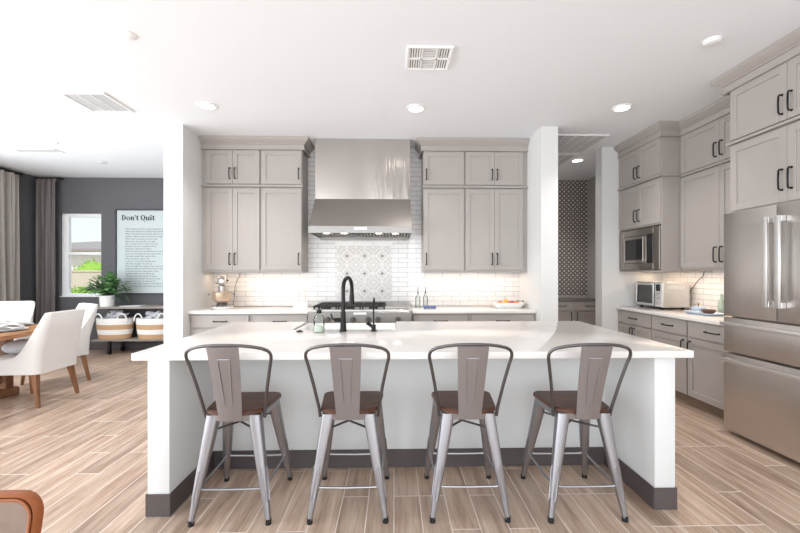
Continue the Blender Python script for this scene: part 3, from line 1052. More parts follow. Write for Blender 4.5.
part('body', MB().cyl((0, 0, 0), (0, 0, 0.005), 0.026, n=20).cyl((0, 0, 0.005), (0, 0, 0.05), 0.017, n=20), M['black'], ft)
part('spout', MB().tube([(0, 0, 0.05), (0, 0, 0.13), (0, 0.004, 0.2), (0.0, 0.03, 0.235), (0, 0.07, 0.245), (0, 0.10, 0.235), (0, 0.115, 0.21)], 0.0065, 10), M['black'], ft)
part('handle', MB().cyl((-0.005, -0.002, 0.03), (-0.05, -0.01, 0.066), 0.012, 0.014, n=14), M['black'], ft)
solo('air_switch', MB().cyl((0, 0, 0), (0, 0, 0.004), 0.026, n=24).cyl((0, 0, 0.004), (0, 0, 0.009), 0.017, 0.015, n=24), M['black'], 'small round black button on the island beside the soap bottle', 'button', None, (-0.715, 2.885, 0.9152))
# soap bottle
sb = thing('soap_dispenser', 'clear glass soap bottle with black pump beside the sink', 'soap dispenser', (-0.565, 2.86, 0.9152))
part('bottle', MB().lathe([(0.0, 0), (0.037, 0), (0.041, 0.006), (0.041, 0.095), (0.036, 0.118), (0.02, 0.13), (0.018, 0.14), (0.0, 0.14)], 28), M['bottle'], sb)
part('soap', MB().lathe([(0.0, 0.004), (0.0375, 0.004), (0.0375, 0.05), (0.0, 0.05)], 24), M['soap'], sb, 'pale green soap inside')
part('pump', MB().cyl((0, 0, 0.1405), (0, 0, 0.165), 0.019, n=20).cyl((0, 0, 0.165), (0, 0, 0.185), 0.006).tube([(0.012, 0, 0.190), (0, 0, 0.192), (-0.02, 0, 0.192), (-0.042, -0.004, 0.184)], [0.010, 0.011, 0.009, 0.006], 10), M['black'], sb, 'black pump')

# ================================================================== STOOLS
def rr(w0, w1, y0, y1, r, z, n=6, bow=0.0):
    """rounded trapezoid ring: half width w0 at y0, w1 at y1"""
    pts = []
    for (cx, cy, a0) in ((w1 - r, y1 - r, 0), (-(w1 - r), y1 - r, PI / 2), (-(w0 - r), y0 + r, PI), (w0 - r, y0 + r, 1.5 * PI)):
        for k in range(n + 1):
            a = a0 + PI / 2 * k / n
            pts.append(Vector((cx + r * math.cos(a), cy + r * math.sin(a), z)))
    return pts


def rr2(w0, w1, y0, y1, z):
    # seat outline: tight far corners, wide soft near corners
    pts = []
    r1, r0 = 0.045, 0.115
    for (cx, cy, a0, r) in ((w1 - r1, y1 - r1, 0, r1), (-(w1 - r1), y1 - r1, PI / 2, r1), (-(w0 - r0), y0 + r0 * 0.62, PI, r0), (w0 - r0, y0 + r0 * 0.62, 1.5 * PI, r0)):
        for k in range(9):
            a = a0 + PI / 2 * k / 8
            pts.append(Vector((cx + r * math.cos(a), cy + (r if r == r1 else r * 0.62) * math.sin(a), z)))
    return pts


def make_stool():
    st = thing('bar_stool', 'x', 'bar stool', (0, 0, 0), 0, 'gunmetal bar stools at the island')
    # wooden seat
    s = MB()
    s.loft([rr2(0.152, 0.176, -0.200, 0.128, 0.578), rr2(0.160, 0.184, -0.207, 0.135, 0.583), rr2(0.160, 0.184, -0.207, 0.135, 0.600), rr2(0.155, 0.179, -0.202, 0.130, 0.606)])
    part('seat', s, M['seat'], st, 'dark walnut wooden seat', 30)
    f = MB()
    f.loft([rr2(0.148, 0.172, -0.194, 0.122, 0.546), rr2(0.150, 0.174, -0.199, 0.126, 0.5775)], False)
    f.loft([rr2(0.145, 0.169, -0.191, 0.119, 0.546), rr2(0.148, 0.172, -0.197, 0.124, 0.5772)], False)
    f.box(-0.14, 0.14, -0.15, 0.1, 0.570, 0.5772)
    part('seat_frame', f, M['gun'], st)
    for x in (-0.024, 0.024):
        part('bolt', MB().ball((x, -0.2125, 0.562), (0.006, 0.004, 0.006), 10, 6), M['steelB'], st)
    # legs
    for sx in (-1, 1):
        for sy, topx, topy in ((-1, 0.112, -0.158), (1, 0.135, 0.088)):
            top = Vector((sx * topx, topy, 0.5765))
            bot = Vector((sx * 0.205, sy * 0.222, 0.018))
            l = MB()
            rings = []
            for k in range(9):
                tt = k / 8
                c = top.lerp(bot, tt)
                hw = 0.036 * (1 - tt) + 0.0135 * tt + (0.002 * math.sin(tt * PI))
                hd_ = 0.032 * (1 - tt) + 0.0145 * tt
                rings.append([c + Vector((hw * math.copysign(abs(math.cos(a)) ** 0.6, math.cos(a)), hd_ * math.copysign(abs(math.sin(a)) ** 0.6, math.sin(a)), 0)) for a in [2 * PI * j / 16 for j in range(16)]])
            l.loft(rings)
            # pressed slot bead on the outer faces
            for face in (0, 1):
                pp = []
                for tt, side in ((0.52, -1), (0.50, 0), (0.52, 1), (0.80, 1), (0.83, 0), (0.80, -1)):
                    c = top.lerp(bot, tt)
                    hw = 0.036 * (1 - tt) + 0.0135 * tt + 0.002 * math.sin(tt * PI)
                    hd_ = 0.032 * (1 - tt) + 0.0145 * tt
                    o = 0.0075
                    if face == 0:
                        pp.append(c + Vector((side * o, sy * (hd_ - 0.0003), 0)))
                    else:
                        pp.append(c + Vector((sx * (hw - 0.0003), side * o, 0)))
                l.tube(pp, 0.0034, 6, closed=True)
            lg = part('leg', l, M['gun'], st)
            part('foot_cap', MB().loft([[bot + Vector((0.0155 * math.cos(a), 0.0165 * math.sin(a), dz)) for a in [2 * PI * j / 14 for j in range(14)]] for dz in (-0.018, 0.012)]), M['rubber'], lg, 'black rubber foot')
    # foot rails
    zr = 0.185
    fr = (0.5765 - zr) / (0.5765 - 0.018)

    def at(sx, sy):
        tx, ty = (0.112, -0.158) if sy < 0 else (0.135, 0.088)
        return Vector((sx * (tx + (0.205 - tx) * fr), ty + (sy * 0.222 - ty) * fr, zr))
    for a, b_ in (((-1, -1), (1, -1)), ((-1, 1), (1, 1)), ((-1, -1), (-1, 1)), ((1, -1), (1, 1))):
        p, q = at(*a), at(*b_)
        m_ = (p + q) / 2
        d = (q - p).normalized()
        sag = Vector((0, 0, -0.006))
        part('foot_rail', MB().tube([p + d * 0.006, p + d * 0.04 + sag * 0.6, m_ + sag, q - d * 0.04 + sag * 0.6, q - d * 0.006], [0.010, 0.0065, 0.0065, 0.0065, 0.010], 8), M['gun'], st)
    # crossed braces under the seat
    for s_ in (-1, 1):
        p, q = Vector((-0.122 * s_, -0.17, 0.487)), Vector((0.146 * s_, 0.108, 0.487))
        m_ = (p + q) / 2 + Vector((0, 0, 0.007 * s_))
        part('brace', MB().tube([p, m_, q], 0.006, 8), M['gundark'], st, 'dark diagonal brace')
    # back hoop
    def Yb(z):
        return -0.165 - (z - 0.58) * 0.375
    side = []
    for x, y, z in ((0.162, -0.150, 0.552), (0.166, -0.160, 0.60), (0.190, -0.192, 0.74), (0.214, -0.222, 0.86), (0.2225, -0.234, 0.896), (0.2235, -0.240, 0.914), (0.219, -0.247, 0.930), (0.208, -0.256, 0.944),
                    (0.185, -0.269, 0.957), (0.14, -0.288, 0.970), (0.09, -0.304, 0.9785), (0.045, -0.312, 0.982)):
        side.append((x, y, z))
    hoop = side + [(0, -0.315, 0.983)] + [(-x, y, z) for x, y, z in reversed(side)]
    part('back_hoop', MB().tube(hoop, 0.0088, 10), M['gundark'], st, 'dark bent tube hoop of the back')
    # splat
    def splat(u, v):
        z = 0.556 + v * (0.974 - 0.556)
        w = 0.062 + (0.083 - 0.062) * v
        x = (u * 2 - 1) * w
        y = -0.213 - (z - 0.556) * 0.247 - 0.006 * (1 - (u * 2 - 1) ** 2) + 0.006 * math.sin(v * PI)
        return (x, y - 0.002, z)
    spm = MB().sheet(splat, 10, 24, 0.003)
    bead = []
    for u, v in ((0.36, 0.22), (0.30, 0.84), (0.70, 0.84), (0.64, 0.22)):
        p = Vector(splat(u, v))
        bead.append(p + Vector((0, -0.0005, 0)))
    dense = []
    for i in range(4):
        a, b_ = bead[i], bead[(i + 1) % 4]
        for k in range(6):
            q = a.lerp(b_, k / 6)
            dense.append(q)
    spm.tube(dense[:18] + [bead[3]], 0.0032, 8)
    part('splat', spm, M['gun'], st, 'wide flat sheet metal back slat')
    return st


stool = make_stool()
SL = ['gunmetal stool with walnut seat, nearest the dining room end of the island', 'gunmetal stool with walnut seat standing in front of the tall black faucet',
      'gunmetal stool with walnut seat, third along the island from the dining room end', 'gunmetal stool with walnut seat, nearest the refrigerator end of the island']
for k, (x, y) in enumerate(((-0.889, 2.291), (-0.255, 2.294), (0.414, 2.288), (1.055, 2.275))):
    o = stool if k == 0 else copy_tree(stool)
    o.location = (x, y, 0)
    o.rotation_euler = (0, 0, (0.012, 0.0, -0.012, 0.0)[k])
    o['label'] = SL[k]

# ================================================================== REFRIGERATOR
FX = 2.815
FY1, FY0 = 3.195, 2.29
rf = thing('refrigerator', 'stainless steel French-door refrigerator with two bottom drawers', 'refrigerator', (FX, 3.195, 0), R90)
FWd = FY1 - FY0
part('body', MB().box(0.004, FWd - 0.004, 0.066, 0.785, 0.03, 1.855, 0.004).box(0.02, FWd - 0.02, 0.1, 0.7, 0.0, 0.03), M['steelM'], rf)
mid = FWd / 2


def fr_handle(p0, p1, off, w, vertical):
    m = MB()
    if vertical:
        x = p0[0]
        m.box(x - w / 2, x + w / 2, -off - 0.016, -off, p0[1], p1[1], 0.004, 2)
        for z in (p0[1] + 0.022, p1[1] - 0.022):
            m.box(x - w / 2, x + w / 2, -off, -0.0002, z - 0.022, z + 0.022, 0.002)
    else:
        z = p0[1]
        m.box(p0[0], p1[0], -off - 0.014, -off, z - w / 2, z + w / 2, 0.005, 2)
        for x in (p0[0] + 0.03, p1[0] - 0.03):
            m.box(x - 0.02, x + 0.02, -off, -0.0002, z - w / 2 + 0.004, z + w / 2 - 0.004, 0.002)
    return m


for x0, x1, hx in ((0.0, mid - 0.003, mid - 0.044), (mid + 0.003, FWd, mid + 0.05)):
    d = part('door', MB().box(x0, x1, 0.0, 0.065, 1.0, 1.86, 0.004, 2), M['steelH'], rf)
    part('handle', fr_handle((hx, 1.10), (hx, 1.775), 0.036, 0.037, True), M['steelB'], d, 'bright square bar handle')
for z0, z1, hz in ((0.70, 0.985, 0.935), (0.035, 0.682, 0.632)):
    d = part('drawer', MB().box(0.0, FWd, 0.0, 0.065, z0, z1, 0.004, 2), M['steelH'], rf)
    part('handle', fr_handle((0.02, hz), (FWd - 0.02, hz), 0.04, 0.03, False), M['steelB'], d, 'bright bar handle')
# side panel behind the refrigerator's hidden flank
# ================================================================== MICROWAVE
mw = thing('microwave_oven', 'built-in stainless microwave with dark window above the side counter', 'microwave', (XT, 5.045, 1.3935), R90)
mw_w, mw_h = wT, 0.515
o0, o1 = 0.014, wT - 0.014
part('body', MB().box(0.05, wT - 0.05, 0.003, 0.45, 0.03, 0.46), M['iron'], mw)
fz = MB()
fz.box(o0, 0.11, -0.018, 0.002, 0.006, 0.508, 0.002).box(0.68, o1, -0.018, 0.002, 0.006, 0.508, 0.002)
fz.box(0.11, 0.68, -0.018, 0.002, 0.006, 0.085, 0.002).box(0.11, 0.68, -0.018, 0.002, 0.425, 0.508, 0.002)
part('trim_frame', fz, M['steelM'], mw)
dm = MB()
dm.box(0.113, 0.14, -0.022, 0.002, 0.09, 0.42, 0.002).box(0.505, 0.56, -0.022, 0.002, 0.09, 0.42, 0.002)
dm.box(0.14, 0.505, -0.022, 0.002, 0.09, 0.128, 0.002).box(0.14, 0.505, -0.022, 0.002, 0.385, 0.42, 0.002)
dd = part('door', dm, M['steelM'], mw)
part('window', MB().box(0.141, 0.504, -0.014, 0.001, 0.129, 0.384), M['darkglass'], dd, 'dark glass')
part('handle', MB().box(0.526, 0.540, -0.046, -0.036, 0.10, 0.41, 0.003).box(0.528, 0.538, -0.036, -0.0222, 0.115, 0.135).box(0.528, 0.538, -0.036, -0.0222, 0.375, 0.395), M['steelM'], dd)
part('control_panel', MB().box(0.564, 0.677, -0.020, 0.002, 0.09, 0.42, 0.002), M['darkglass'], mw, 'dark control panel')

# ================================================================== TOASTER OVEN
tv = thing('toaster_oven', 'large silver countertop toaster oven on the side counter', 'toaster oven', (3.20, 4.975, 0.9152), R90)
TW, TD, TH = 0.49, 0.34, 0.335
b = MB()
b.box(0, TW, 0.012, TD, 0.028, 0.034, 0.001).box(0, 0.008, 0.012, TD, 0.034, TH, 0.001).box(TW - 0.014, TW, 0.012, TD, 0.034, TH, 0.004)
b.box(0.008, TW - 0.014, 0.012, TD, TH - 0.012, TH, 0.002).box(0.008, TW - 0.014, TD - 0.01, TD, 0.034, TH - 0.012)
b.box(0.358, 0.368, 0.012, TD - 0.01, 0.034, TH - 0.012)
part('body', b, M['silver'], tv)
sd = MB()
for r_ in range(3):
    for k in range(6):
        sd.box(TW - 0.0002, TW + 0.0015, 0.075 + k * 0.035, 0.10 + k * 0.035, 0.25 + r_ * 0.014, 0.256 + r_ * 0.014)
part('vent', sd, M['ventgrey'], tv)
dr = MB()
dr.box(0.004, 0.03, -0.012, 0.011, 0.04, TH - 0.008, 0.003).box(0.33, 0.356, -0.012, 0.011, 0.04, TH - 0.008, 0.003)
dr.box(0.03, 0.33, -0.012, 0.011, 0.04, 0.065, 0.003).box(0.03, 0.33, -0.012, 0.011, TH - 0.04, TH - 0.008, 0.003)
do = part('door', dr, M['silver'], tv)
part('glass', MB().box(0.03, 0.33, -0.004, 0.001, 0.065, TH - 0.04), M['ovenglass'], do)
part('handle', MB().cyl((0.04, -0.045, TH - 0.03), (0.32, -0.045, TH - 0.03), 0.010).box(0.055, 0.067, -0.045, -0.0122, TH - 0.036, TH - 0.024).box(0.293, 0.305, -0.045, -0.0122, TH - 0.036, TH - 0.024), M['steelB'], do)
for z in (0.12, 0.21):
    rk = MB()
    for k in range(9):
        rk.cyl((0.04 + k * 0.035, 0.03, z), (0.04 + k * 0.035, TD - 0.03, z), 0.002, n=6)
    rk.cyl((0.012, 0.03, z), (0.35, 0.03, z), 0.003, n=6).cyl((0.012, TD - 0.03, z), (0.35, TD - 0.03, z), 0.003, n=6)
    part('rack', rk, M['steelB'], tv)
cp = part('control_panel', MB().box(0.372, TW - 0.004, -0.004, 0.011, 0.036, TH - 0.006, 0.002), M['ventgrey'], tv)
part('display', MB().box(0.392, 0.465, -0.006, -0.0042, 0.225, 0.305), M['darkglass'], cp, 'dark display')
for z in (0.075, 0.13, 0.185):
    part('knob', MB().cyl((0.43, -0.0042, z), (0.43, -0.026, z), 0.02, 0.018, n=20), M['steelB'], cp)
for x in (0.04, TW - 0.05):
    for y in (0.05, TD - 0.05):
        part('foot', MB().cyl((x, y, 0), (x, y, 0.028), 0.018, n=14), M['rubber'], tv, 'black foot')
solo('power_cord', MB().tube([(3.603, 4.35, 1.375), (3.595, 4.36, 1.32), (3.585, 4.42, 1.27), (3.575, 4.52, 1.15), (3.574, 4.56, 1.0)], 0.004, 8), M['cordwhite'], 'dark cord dropping from the wall cabinet behind the toaster oven', 'cord')

# tray with kitchen bits
def lpx(x, y, z):
    return (x, y, z)


tx, ty = 3.31, 3.99
solo('serving_tray', MB().loft([rr(0.09, 0.09, -0.16, 0.16, 0.06, 0.0), rr(0.11, 0.11, -0.18, 0.18, 0.07, 0.012), rr(0.12, 0.12, -0.19, 0.19, 0.075, 0.026), rr(0.113, 0.113, -0.184, 0.184, 0.07, 0.026), rr(0.10, 0.10, -0.17, 0.17, 0.062, 0.012)]), M['paleblue'],
     'pale blue oval tray on the side counter next to the refrigerator', 'tray', None, (tx, ty, 0.9152))
bd = thing('butter_dish', 'pale lidded dish on the blue tray', 'dish', (tx, ty + 0.085, 0.9285))
part('dish', MB().box(-0.05, 0.05, -0.075, 0.075, 0, 0.02, 0.006, 2), M['white'], bd)
ld = part('lid', MB().box(-0.04, 0.04, -0.065, 0.065, 0.0205, 0.062, 0.014, 3), M['paleblue'], bd)
part('knob', MB().cyl((0, 0, 0.0622), (0, 0, 0.085), 0.004).ball((0, 0, 0.092), 0.009), M['brown'], ld)
solo('wooden_bowl', MB().lathe([(0.0, 0), (0.03, 0), (0.055, 0.02), (0.066, 0.045), (0.061, 0.045), (0.05, 0.022), (0.0, 0.01)], 28), M['brown'], 'small dark wooden bowl on the blue tray', 'bowl', None, (tx - 0.02, ty - 0.075, 0.9285))
st = thing('ring_stand', 'small cream stand with a flat top behind the blue tray', 'stand', (3.50, 3.88, 0.9155))
part('base', MB().cyl((0, 0, 0), (0, 0, 0.006), 0.024, n=18), M['brown'], st)
part('post', MB().cyl((0, 0, 0.0062), (0, 0, 0.14), 0.006, n=12), M['brown'], st)
part('plate', MB().cyl((0, 0, 0.1402), (0, 0, 0.152), 0.068, n=28), M['silver'], st)
vs = thing('bud_vase', 'slim sage green bottle against the tile beside the blue tray', 'vase', (3.545, 4.05, 0.9152))
part('body', MB().lathe([(0, 0), (0.028, 0), (0.032, 0.02), (0.03, 0.12), (0.014, 0.16), (0.012, 0.19), (0.0, 0.19)], 22), M['sage'], vs)
part('stopper', MB().ball((0, 0, 0.206), (0.014, 0.014, 0.018), 12, 8), M['sage'], vs)

# ================================================================== BACK COUNTER BITS
mx = thing('stand_mixer', 'silver stand mixer with champagne bowl on the back counter', 'stand mixer', (-2.165, 4.83, 0.9152), 0.36)
b = MB()
b.loft([rr(0.13, 0.135, -0.13, 0.17, 0.06, 0.0), rr(0.135, 0.14, -0.135, 0.175, 0.06, 0.012), rr(0.125, 0.13, -0.125, 0.165, 0.055, 0.032)])
part('base', b, M['silver'], mx, None, 50)
part('column', MB().loft([rr(0.05, 0.055, 0.085, 0.165, 0.03, 0.033), rr(0.048, 0.052, 0.085, 0.16, 0.03, 0.2), rr(0.055, 0.06, 0.06, 0.17, 0.03, 0.28)]), M['silver'], mx, None, 50)
hdm = part('head', MB().ball((0, 0.0, 0.345), (0.062, 0.17, 0.066), 24, 16), M['silver'], mx)
part('band', MB().cyl((0, -0.158, 0.345), (0, -0.172, 0.345), 0.026, 0.022, n=20), M['steelB'], hdm)
part('knob', MB().ball((0.064, -0.05, 0.35), 0.011), M['black'], hdm, 'black knob')
part('lever', MB().ball((-0.066, -0.02, 0.315), 0.009), M['black'], hdm, 'black lever tip')
part('beater_shaft', MB().cyl((0, -0.06, 0.28), (0, -0.06, 0.19), 0.03, 0.022, n=20), M['steelB'], mx)
bw = part('bowl', MB().lathe([(0, 0.075), (0.055, 0.075), (0.095, 0.10), (0.112, 0.15), (0.115, 0.205), (0.119, 0.208), (0.111, 0.205), (0.105, 0.15), (0.08, 0.105), (0, 0.09)], 32, (0, -0.06, 0)), M['champagne'], mx, 'champagne coloured bowl')
for sx in (-1, 1):
    part('arm', MB().bar((sx * 0.1285, -0.075, 0.177), (sx * 0.1285, 0.10, 0.177), 0.015, 0.018, 0.003).bar((sx * 0.13, 0.094, 0.177), (sx * 0.045, 0.094, 0.177), 0.012, 0.018, 0.003), M['silver'], mx)
for sx in (-1, 1):
    part('pin', MB().ball((sx * 0.14, -0.06, 0.178), 0.012), M['iron'], mx, 'dark bowl pin')
part('pedestal', MB().lathe([(0.0, 0.0335), (0.07, 0.0335), (0.062, 0.05), (0.05, 0.0745), (0, 0.0745)], 26, (0, -0.05, 0)), M['gundark'], mx, 'dark bowl pedestal')
solo('power_cord', MB().tube([(-2.05, 5.10, 1.362), (-2.06, 5.09, 1.31), (-2.085, 5.08, 1.25), (-2.10, 5.06, 1.19), (-2.105, 5.05, 1.05), (-2.12, 5.03, 0.921)], 0.004, 8), M['cordwhite'], 'dark cord hanging from the cabinet beside the stand mixer', 'cord')
# utensil holder with two rose sticks
uh = thing('utensil_holder', 'white rectangular ceramic holder on the counter beside the range', 'holder', (-1.205, 4.93, 0.9152))
b = MB()
b.box(-0.09, 0.09, -0.035, -0.029, 0.0, 0.075, 0.002).box(-0.09, 0.09, 0.029, 0.035, 0.0, 0.075, 0.002)
b.box(-0.09, -0.084, -0.029, 0.029, 0, 0.075, 0.002).box(0.084, 0.09, -0.029, 0.029, 0, 0.075, 0.002).box(-0.084, 0.084, -0.029, 0.029, 0, 0.008)
part('box', b, M['white'], uh)
for x, lab in ((-0.03, 'thin rose gold stick in the white holder, on the mixer side'), (0.055, 'thin rose gold stick in the white holder, on the range side')):
    sk_ = thing('stirring_spoon', lab, 'utensil', (-1.205 + x, 4.93, 0.9236), 0, 'rose gold utensils in the white holder')
    part('handle', MB().cyl((0, 0, 0.03), (0.004, 0.006, 0.2), 0.0045, n=10), M['rose'], sk_)
    part('scoop', MB().ball((0, 0, 0.016), (0.016, 0.008, 0.016), 12, 8), M['rose'], sk_)
# oil bottles
for x, y, lab in ((0.30, 4.90, 'clear oil bottle with dark spout next to the range'), (0.40, 4.93, 'clear oil bottle with dark spout above the blue dish')):
    ob = thing('oil_bottle', lab, 'bottle', (x, y, 0.9152), 0, 'glass oil bottles by the range')
    part('glass', MB().lathe([(0, 0), (0.028, 0), (0.031, 0.005), (0.031, 0.13), (0.012, 0.16), (0.011, 0.18), (0, 0.18)], 24), M['bottle'], ob)
    part('spout', MB().cyl((0, 0, 0.1802), (0, 0, 0.2), 0.009, n=12).tube([(0, 0, 0.2), (0, 0, 0.235), (0.006, 0, 0.262)], [0.004, 0.004, 0.003], 8), M['iron'], ob, 'dark metal spout')
b = MB()
b.loft([rr(0.075, 0.075, -0.05, 0.05, 0.03, 0.012), rr(0.095, 0.095, -0.065, 0.065, 0.04, 0.034), rr(0.09, 0.09, -0.06, 0.06, 0.038, 0.036), rr(0.07, 0.07, -0.045, 0.045, 0.028, 0.018)])
for sx in (-1, 1):
    for sy in (-1, 1):
        b.cyl((sx * 0.06, sy * 0.035, 0), (sx * 0.062, sy * 0.037, 0.016), 0.008, n=10)
solo('footed_dish', b, M['blue'], 'small blue footed dish on the back counter', 'dish', None, (0.435, 4.72, 0.9152))
# fruit tray
solo('fruit_tray', MB().loft([rr(0.15, 0.15, -0.07, 0.07, 0.05, 0.0), rr(0.185, 0.185, -0.10, 0.10, 0.07, 0.035), rr(0.20, 0.20, -0.11, 0.11, 0.08, 0.07), rr(0.192, 0.192, -0.103, 0.103, 0.075, 0.07), rr(0.165, 0.165, -0.085, 0.085, 0.06, 0.018)]), M['white'],
     'white oval tray of fruit on the back counter', 'tray', None, (1.45, 4.83, 0.9152))


def fruit(x, y, z, r, m, lab, cat, pear=False):
    t_ = thing(cat, lab, cat, (x, y, z), 0, 'fruit on the white tray')
    if pear:
        part('flesh', MB().lathe([(0, 0), (r * 0.6, 0.0), (r, r * 0.6), (r * 0.95, r * 1.2), (r * 0.5, r * 2.1), (r * 0.35, r * 2.5), (0, r * 2.65)], 20), m, t_)
        part('stem', MB().cyl((0, 0, r * 2.64), (0.004, 0, r * 2.64 + 0.02), 0.002, n=6), M['brown'], t_)
    else:
        part('flesh', MB().lathe([(0.0, r * 0.14), (r * 0.35, 0.0), (r * 0.8, r * 0.35), (r, r * 0.95), (r * 0.86, r * 1.5), (r * 0.45, r * 1.82), (r * 0.12, r * 1.72), (0.0, r * 1.62)], 20), m, t_)
        part('stem', MB().cyl((0, 0, r * 1.63), (0.003, 0, r * 1.95), 0.002, n=6), M['brown'], t_)


fz_ = 0.9345
fruit(1.345, 4.83, fz_, 0.036, M['orange'], 'orange at the end of the fruit tray nearest the range', 'orange')
fruit(1.412, 4.80, fz_, 0.038, M['yellow'], 'yellow pear standing upright on the fruit tray', 'pear', True)
fruit(1.495, 4.805, fz_, 0.039, M['red'], 'red apple next to the yellow pear on the tray', 'apple')
fruit(1.565, 4.845, fz_, 0.035, M['orange'], 'orange at the end of the fruit tray nearest the divider wall', 'orange')
fruit(1.450, 4.875, fz_, 0.037, M['red'], 'red apple at the back of the fruit tray', 'apple')
solo('glass_jar', MB().lathe([(0, 0), (0.04, 0), (0.042, 0.01), (0.042, 0.085), (0.038, 0.085), (0.038, 0.012), (0, 0.008)], 24), M['bottle'], 'empty glass jar at the end of the back counter by the fruit tray', 'jar', None, (1.65, 4.98 - 0.02, 0.9152))

# ================================================================== CEILING THINGS
def downlight(x, y, lab):
    d = thing('ceiling_light', lab, 'ceiling light', (x, y, CEIL - 0.012), 0, 'round recessed ceiling lights')
    n = 32
    m = MB()
    m.lathe([(0.072, 0.0), (0.095, 0.003), (0.097, 0.0115), (0.070, 0.0115), (0.072, 0.0)], n, cap=False)
    part('trim_ring', m, M['plastic'], d)
    part('lens', MB().cyl((0, 0, 0.004), (0, 0, 0.0115), 0.0705, n=n), M['lamp'], d, 'lit white lens')
    L = bpy.data.lights.new('downlight', 'AREA')
    L.shape = 'DISK'
    L.size = 0.13
    L.energy = 8
    L.spread = 1.9
    L.color = (1, 0.96, 0.92)
    o = bpy.data.objects.new('downlight', L)
    o.location = (x, y, CEIL - 0.016)
    COL.objects.link(o)


downlight(-1.895, 3.887, 'lit recessed ceiling light near the dining opening')
downlight(0.219, 3.898, 'lit recessed ceiling light in front of the range hood')
downlight(2.324, 3.839, 'lit recessed ceiling light near the microwave tower')
downlight(-4.46, 5.01, 'lit recessed ceiling light over the dining table')
downlight(2.735, 5.63, 'lit recessed ceiling light in the pantry passage')


def slatted(name, lab, x0, x1, y0, y1, panels, along, fw=0.03, slat=0.02):
    v = thing(name, lab, 'ceiling vent', ((x0 + x1) / 2, (y0 + y1) / 2, CEIL - 0.014))
    a, c = (x1 - x0) / 2, (y1 - y0) / 2
    f = MB()
    f.box(-a, -a + fw, -c, c, 0, 0.0135, 0.003).box(a - fw, a, -c, c, 0, 0.0135, 0.003)
    f.box(-a + fw, a - fw, -c, -c + fw, 0, 0.0135, 0.003).box(-a + fw, a - fw, c - fw, c, 0, 0.0135, 0.003)
    inner = 2 * a - 2 * fw
    pw = inner / panels
    for k in range(1, panels):
        x = -a + fw + k * pw
        f.box(x - 0.007, x + 0.007, -c + fw, c - fw, 0.001, 0.0135)
    part('frame', f, M['plastic'], v)
    part('backing', MB().box(-a + fw, a - fw, -c + fw, c - fw, 0.0115, 0.0135), M['cab'], v)
    s = MB()
    n = int((2 * c - 2 * fw) / slat)
    for k in range(n):
        y = -c + fw + (k + 0.5) * (2 * c - 2 * fw) / n
        for q in range(panels):
            xx0 = -a + fw + q * pw + 0.009
            s.box(xx0, xx0 + pw - 0.018, y - slat * 0.28, y + slat * 0.28, 0.004, 0.011)
    part('louvres', s, M['ventgrey'], v)


slatted('return_grille', 'white ceiling grille with three louvred strips near the dining room', -3.15, -2.72, 3.62, 4.05, 3, 1)
slatted('return_grille', 'long slim ceiling grille above the dining table', -5.2, -4.62, 5.26, 5.44, 1, 1, 0.02)
slatted('return_grille', 'large louvred ceiling grille in the passage to the pantry', 1.95, 2.63, 4.59, 5.30, 5, 1, 0.028, 0.05)
slatted('return_grille', 'louvred ceiling grille deeper in the pantry passage', 1.95, 2.60, 5.33, 5.95, 5, 1, 0.028, 0.05)
# supply register with three by two sections
v = thing('ceiling_register', 'square white supply register with curved vanes over the island', 'ceiling vent', (0.268, 2.985, CEIL - 0.016))
f = MB()
a, c = 0.175, 0.16
f.box(-a, -a + 0.018, -c, c, 0, 0.0155, 0.003).box(a - 0.018, a, -c, c, 0, 0.0155, 0.003).box(-a + 0.018, a - 0.018, -c, -c + 0.018, 0, 0.0155, 0.003).box(-a + 0.018, a - 0.018, c - 0.018, c, 0, 0.0155, 0.003)
f.box(-0.065, -0.05, -c + 0.018, c - 0.018, 0.002, 0.0155).box(0.05, 0.065, -c + 0.018, c - 0.018, 0.002, 0.0155).box(-a + 0.018, a - 0.018, -0.008, 0.008, 0.002, 0.0155)
part('frame', f, M['plastic'], v)
part('backing', MB().box(-a + 0.018, a - 0.018, -c + 0.018, c - 0.018, 0.0135, 0.0155), M['cabdark'], v)
s = MB()
for side in (-1, 1):
    for k in range(5):
        x = side * (0.075 + k * 0.019)
        for y0, y1 in ((-c + 0.02, -0.01), (0.01, c - 0.02)):
            s.bar((x, y0, 0.008), (x, y1, 0.008), 0.011, 0.003)
for k in range(6):
    for sg in (-1, 1):
        y = sg * (0.02 + k * 0.021)
        s.bar((-0.05, y, 0.008), (0.05, y, 0.008), 0.0035 if sg < 0 else 0.0035, 0.011, up=(0, 1, 0))
part('vanes', s, M['plastic'], v)
solo('ceiling_speaker_cap', MB().lathe([(0.0, 0), (0.05, 0.001), (0.056, 0.004), (0.056, 0.0075), (0, 0.0075)], 32), M['plastic'], 'flat round white cover on the ceiling ahead of the louvred grille', 'ceiling cover', None, (-1.893, 2.745, CEIL - 0.0082))
sd = thing('smoke_detector', 'round white smoke detector on the ceiling near the refrigerator', 'smoke detector', (2.311, 2.72, CEIL - 0.026))
part('body', MB().lathe([(0, 0), (0.042, 0.0), (0.052, 0.006), (0.056, 0.014), (0, 0.014)], 32), M['plastic'], sd)
part('base', MB().lathe([(0, 0.0145), (0.06, 0.0145), (0.06, 0.0255), (0, 0.0255)], 32), M['plastic'], sd)
solo('sprinkler_cap', MB().lathe([(0, 0), (0.045, 0.0), (0.052, 0.008), (0.052, 0.0145), (0, 0.0145)], 28), M['ventgrey'], 'small round cap on the ceiling near the charcoal wall', 'ceiling cap', None, (-4.437, 5.892, CEIL - 0.0152))

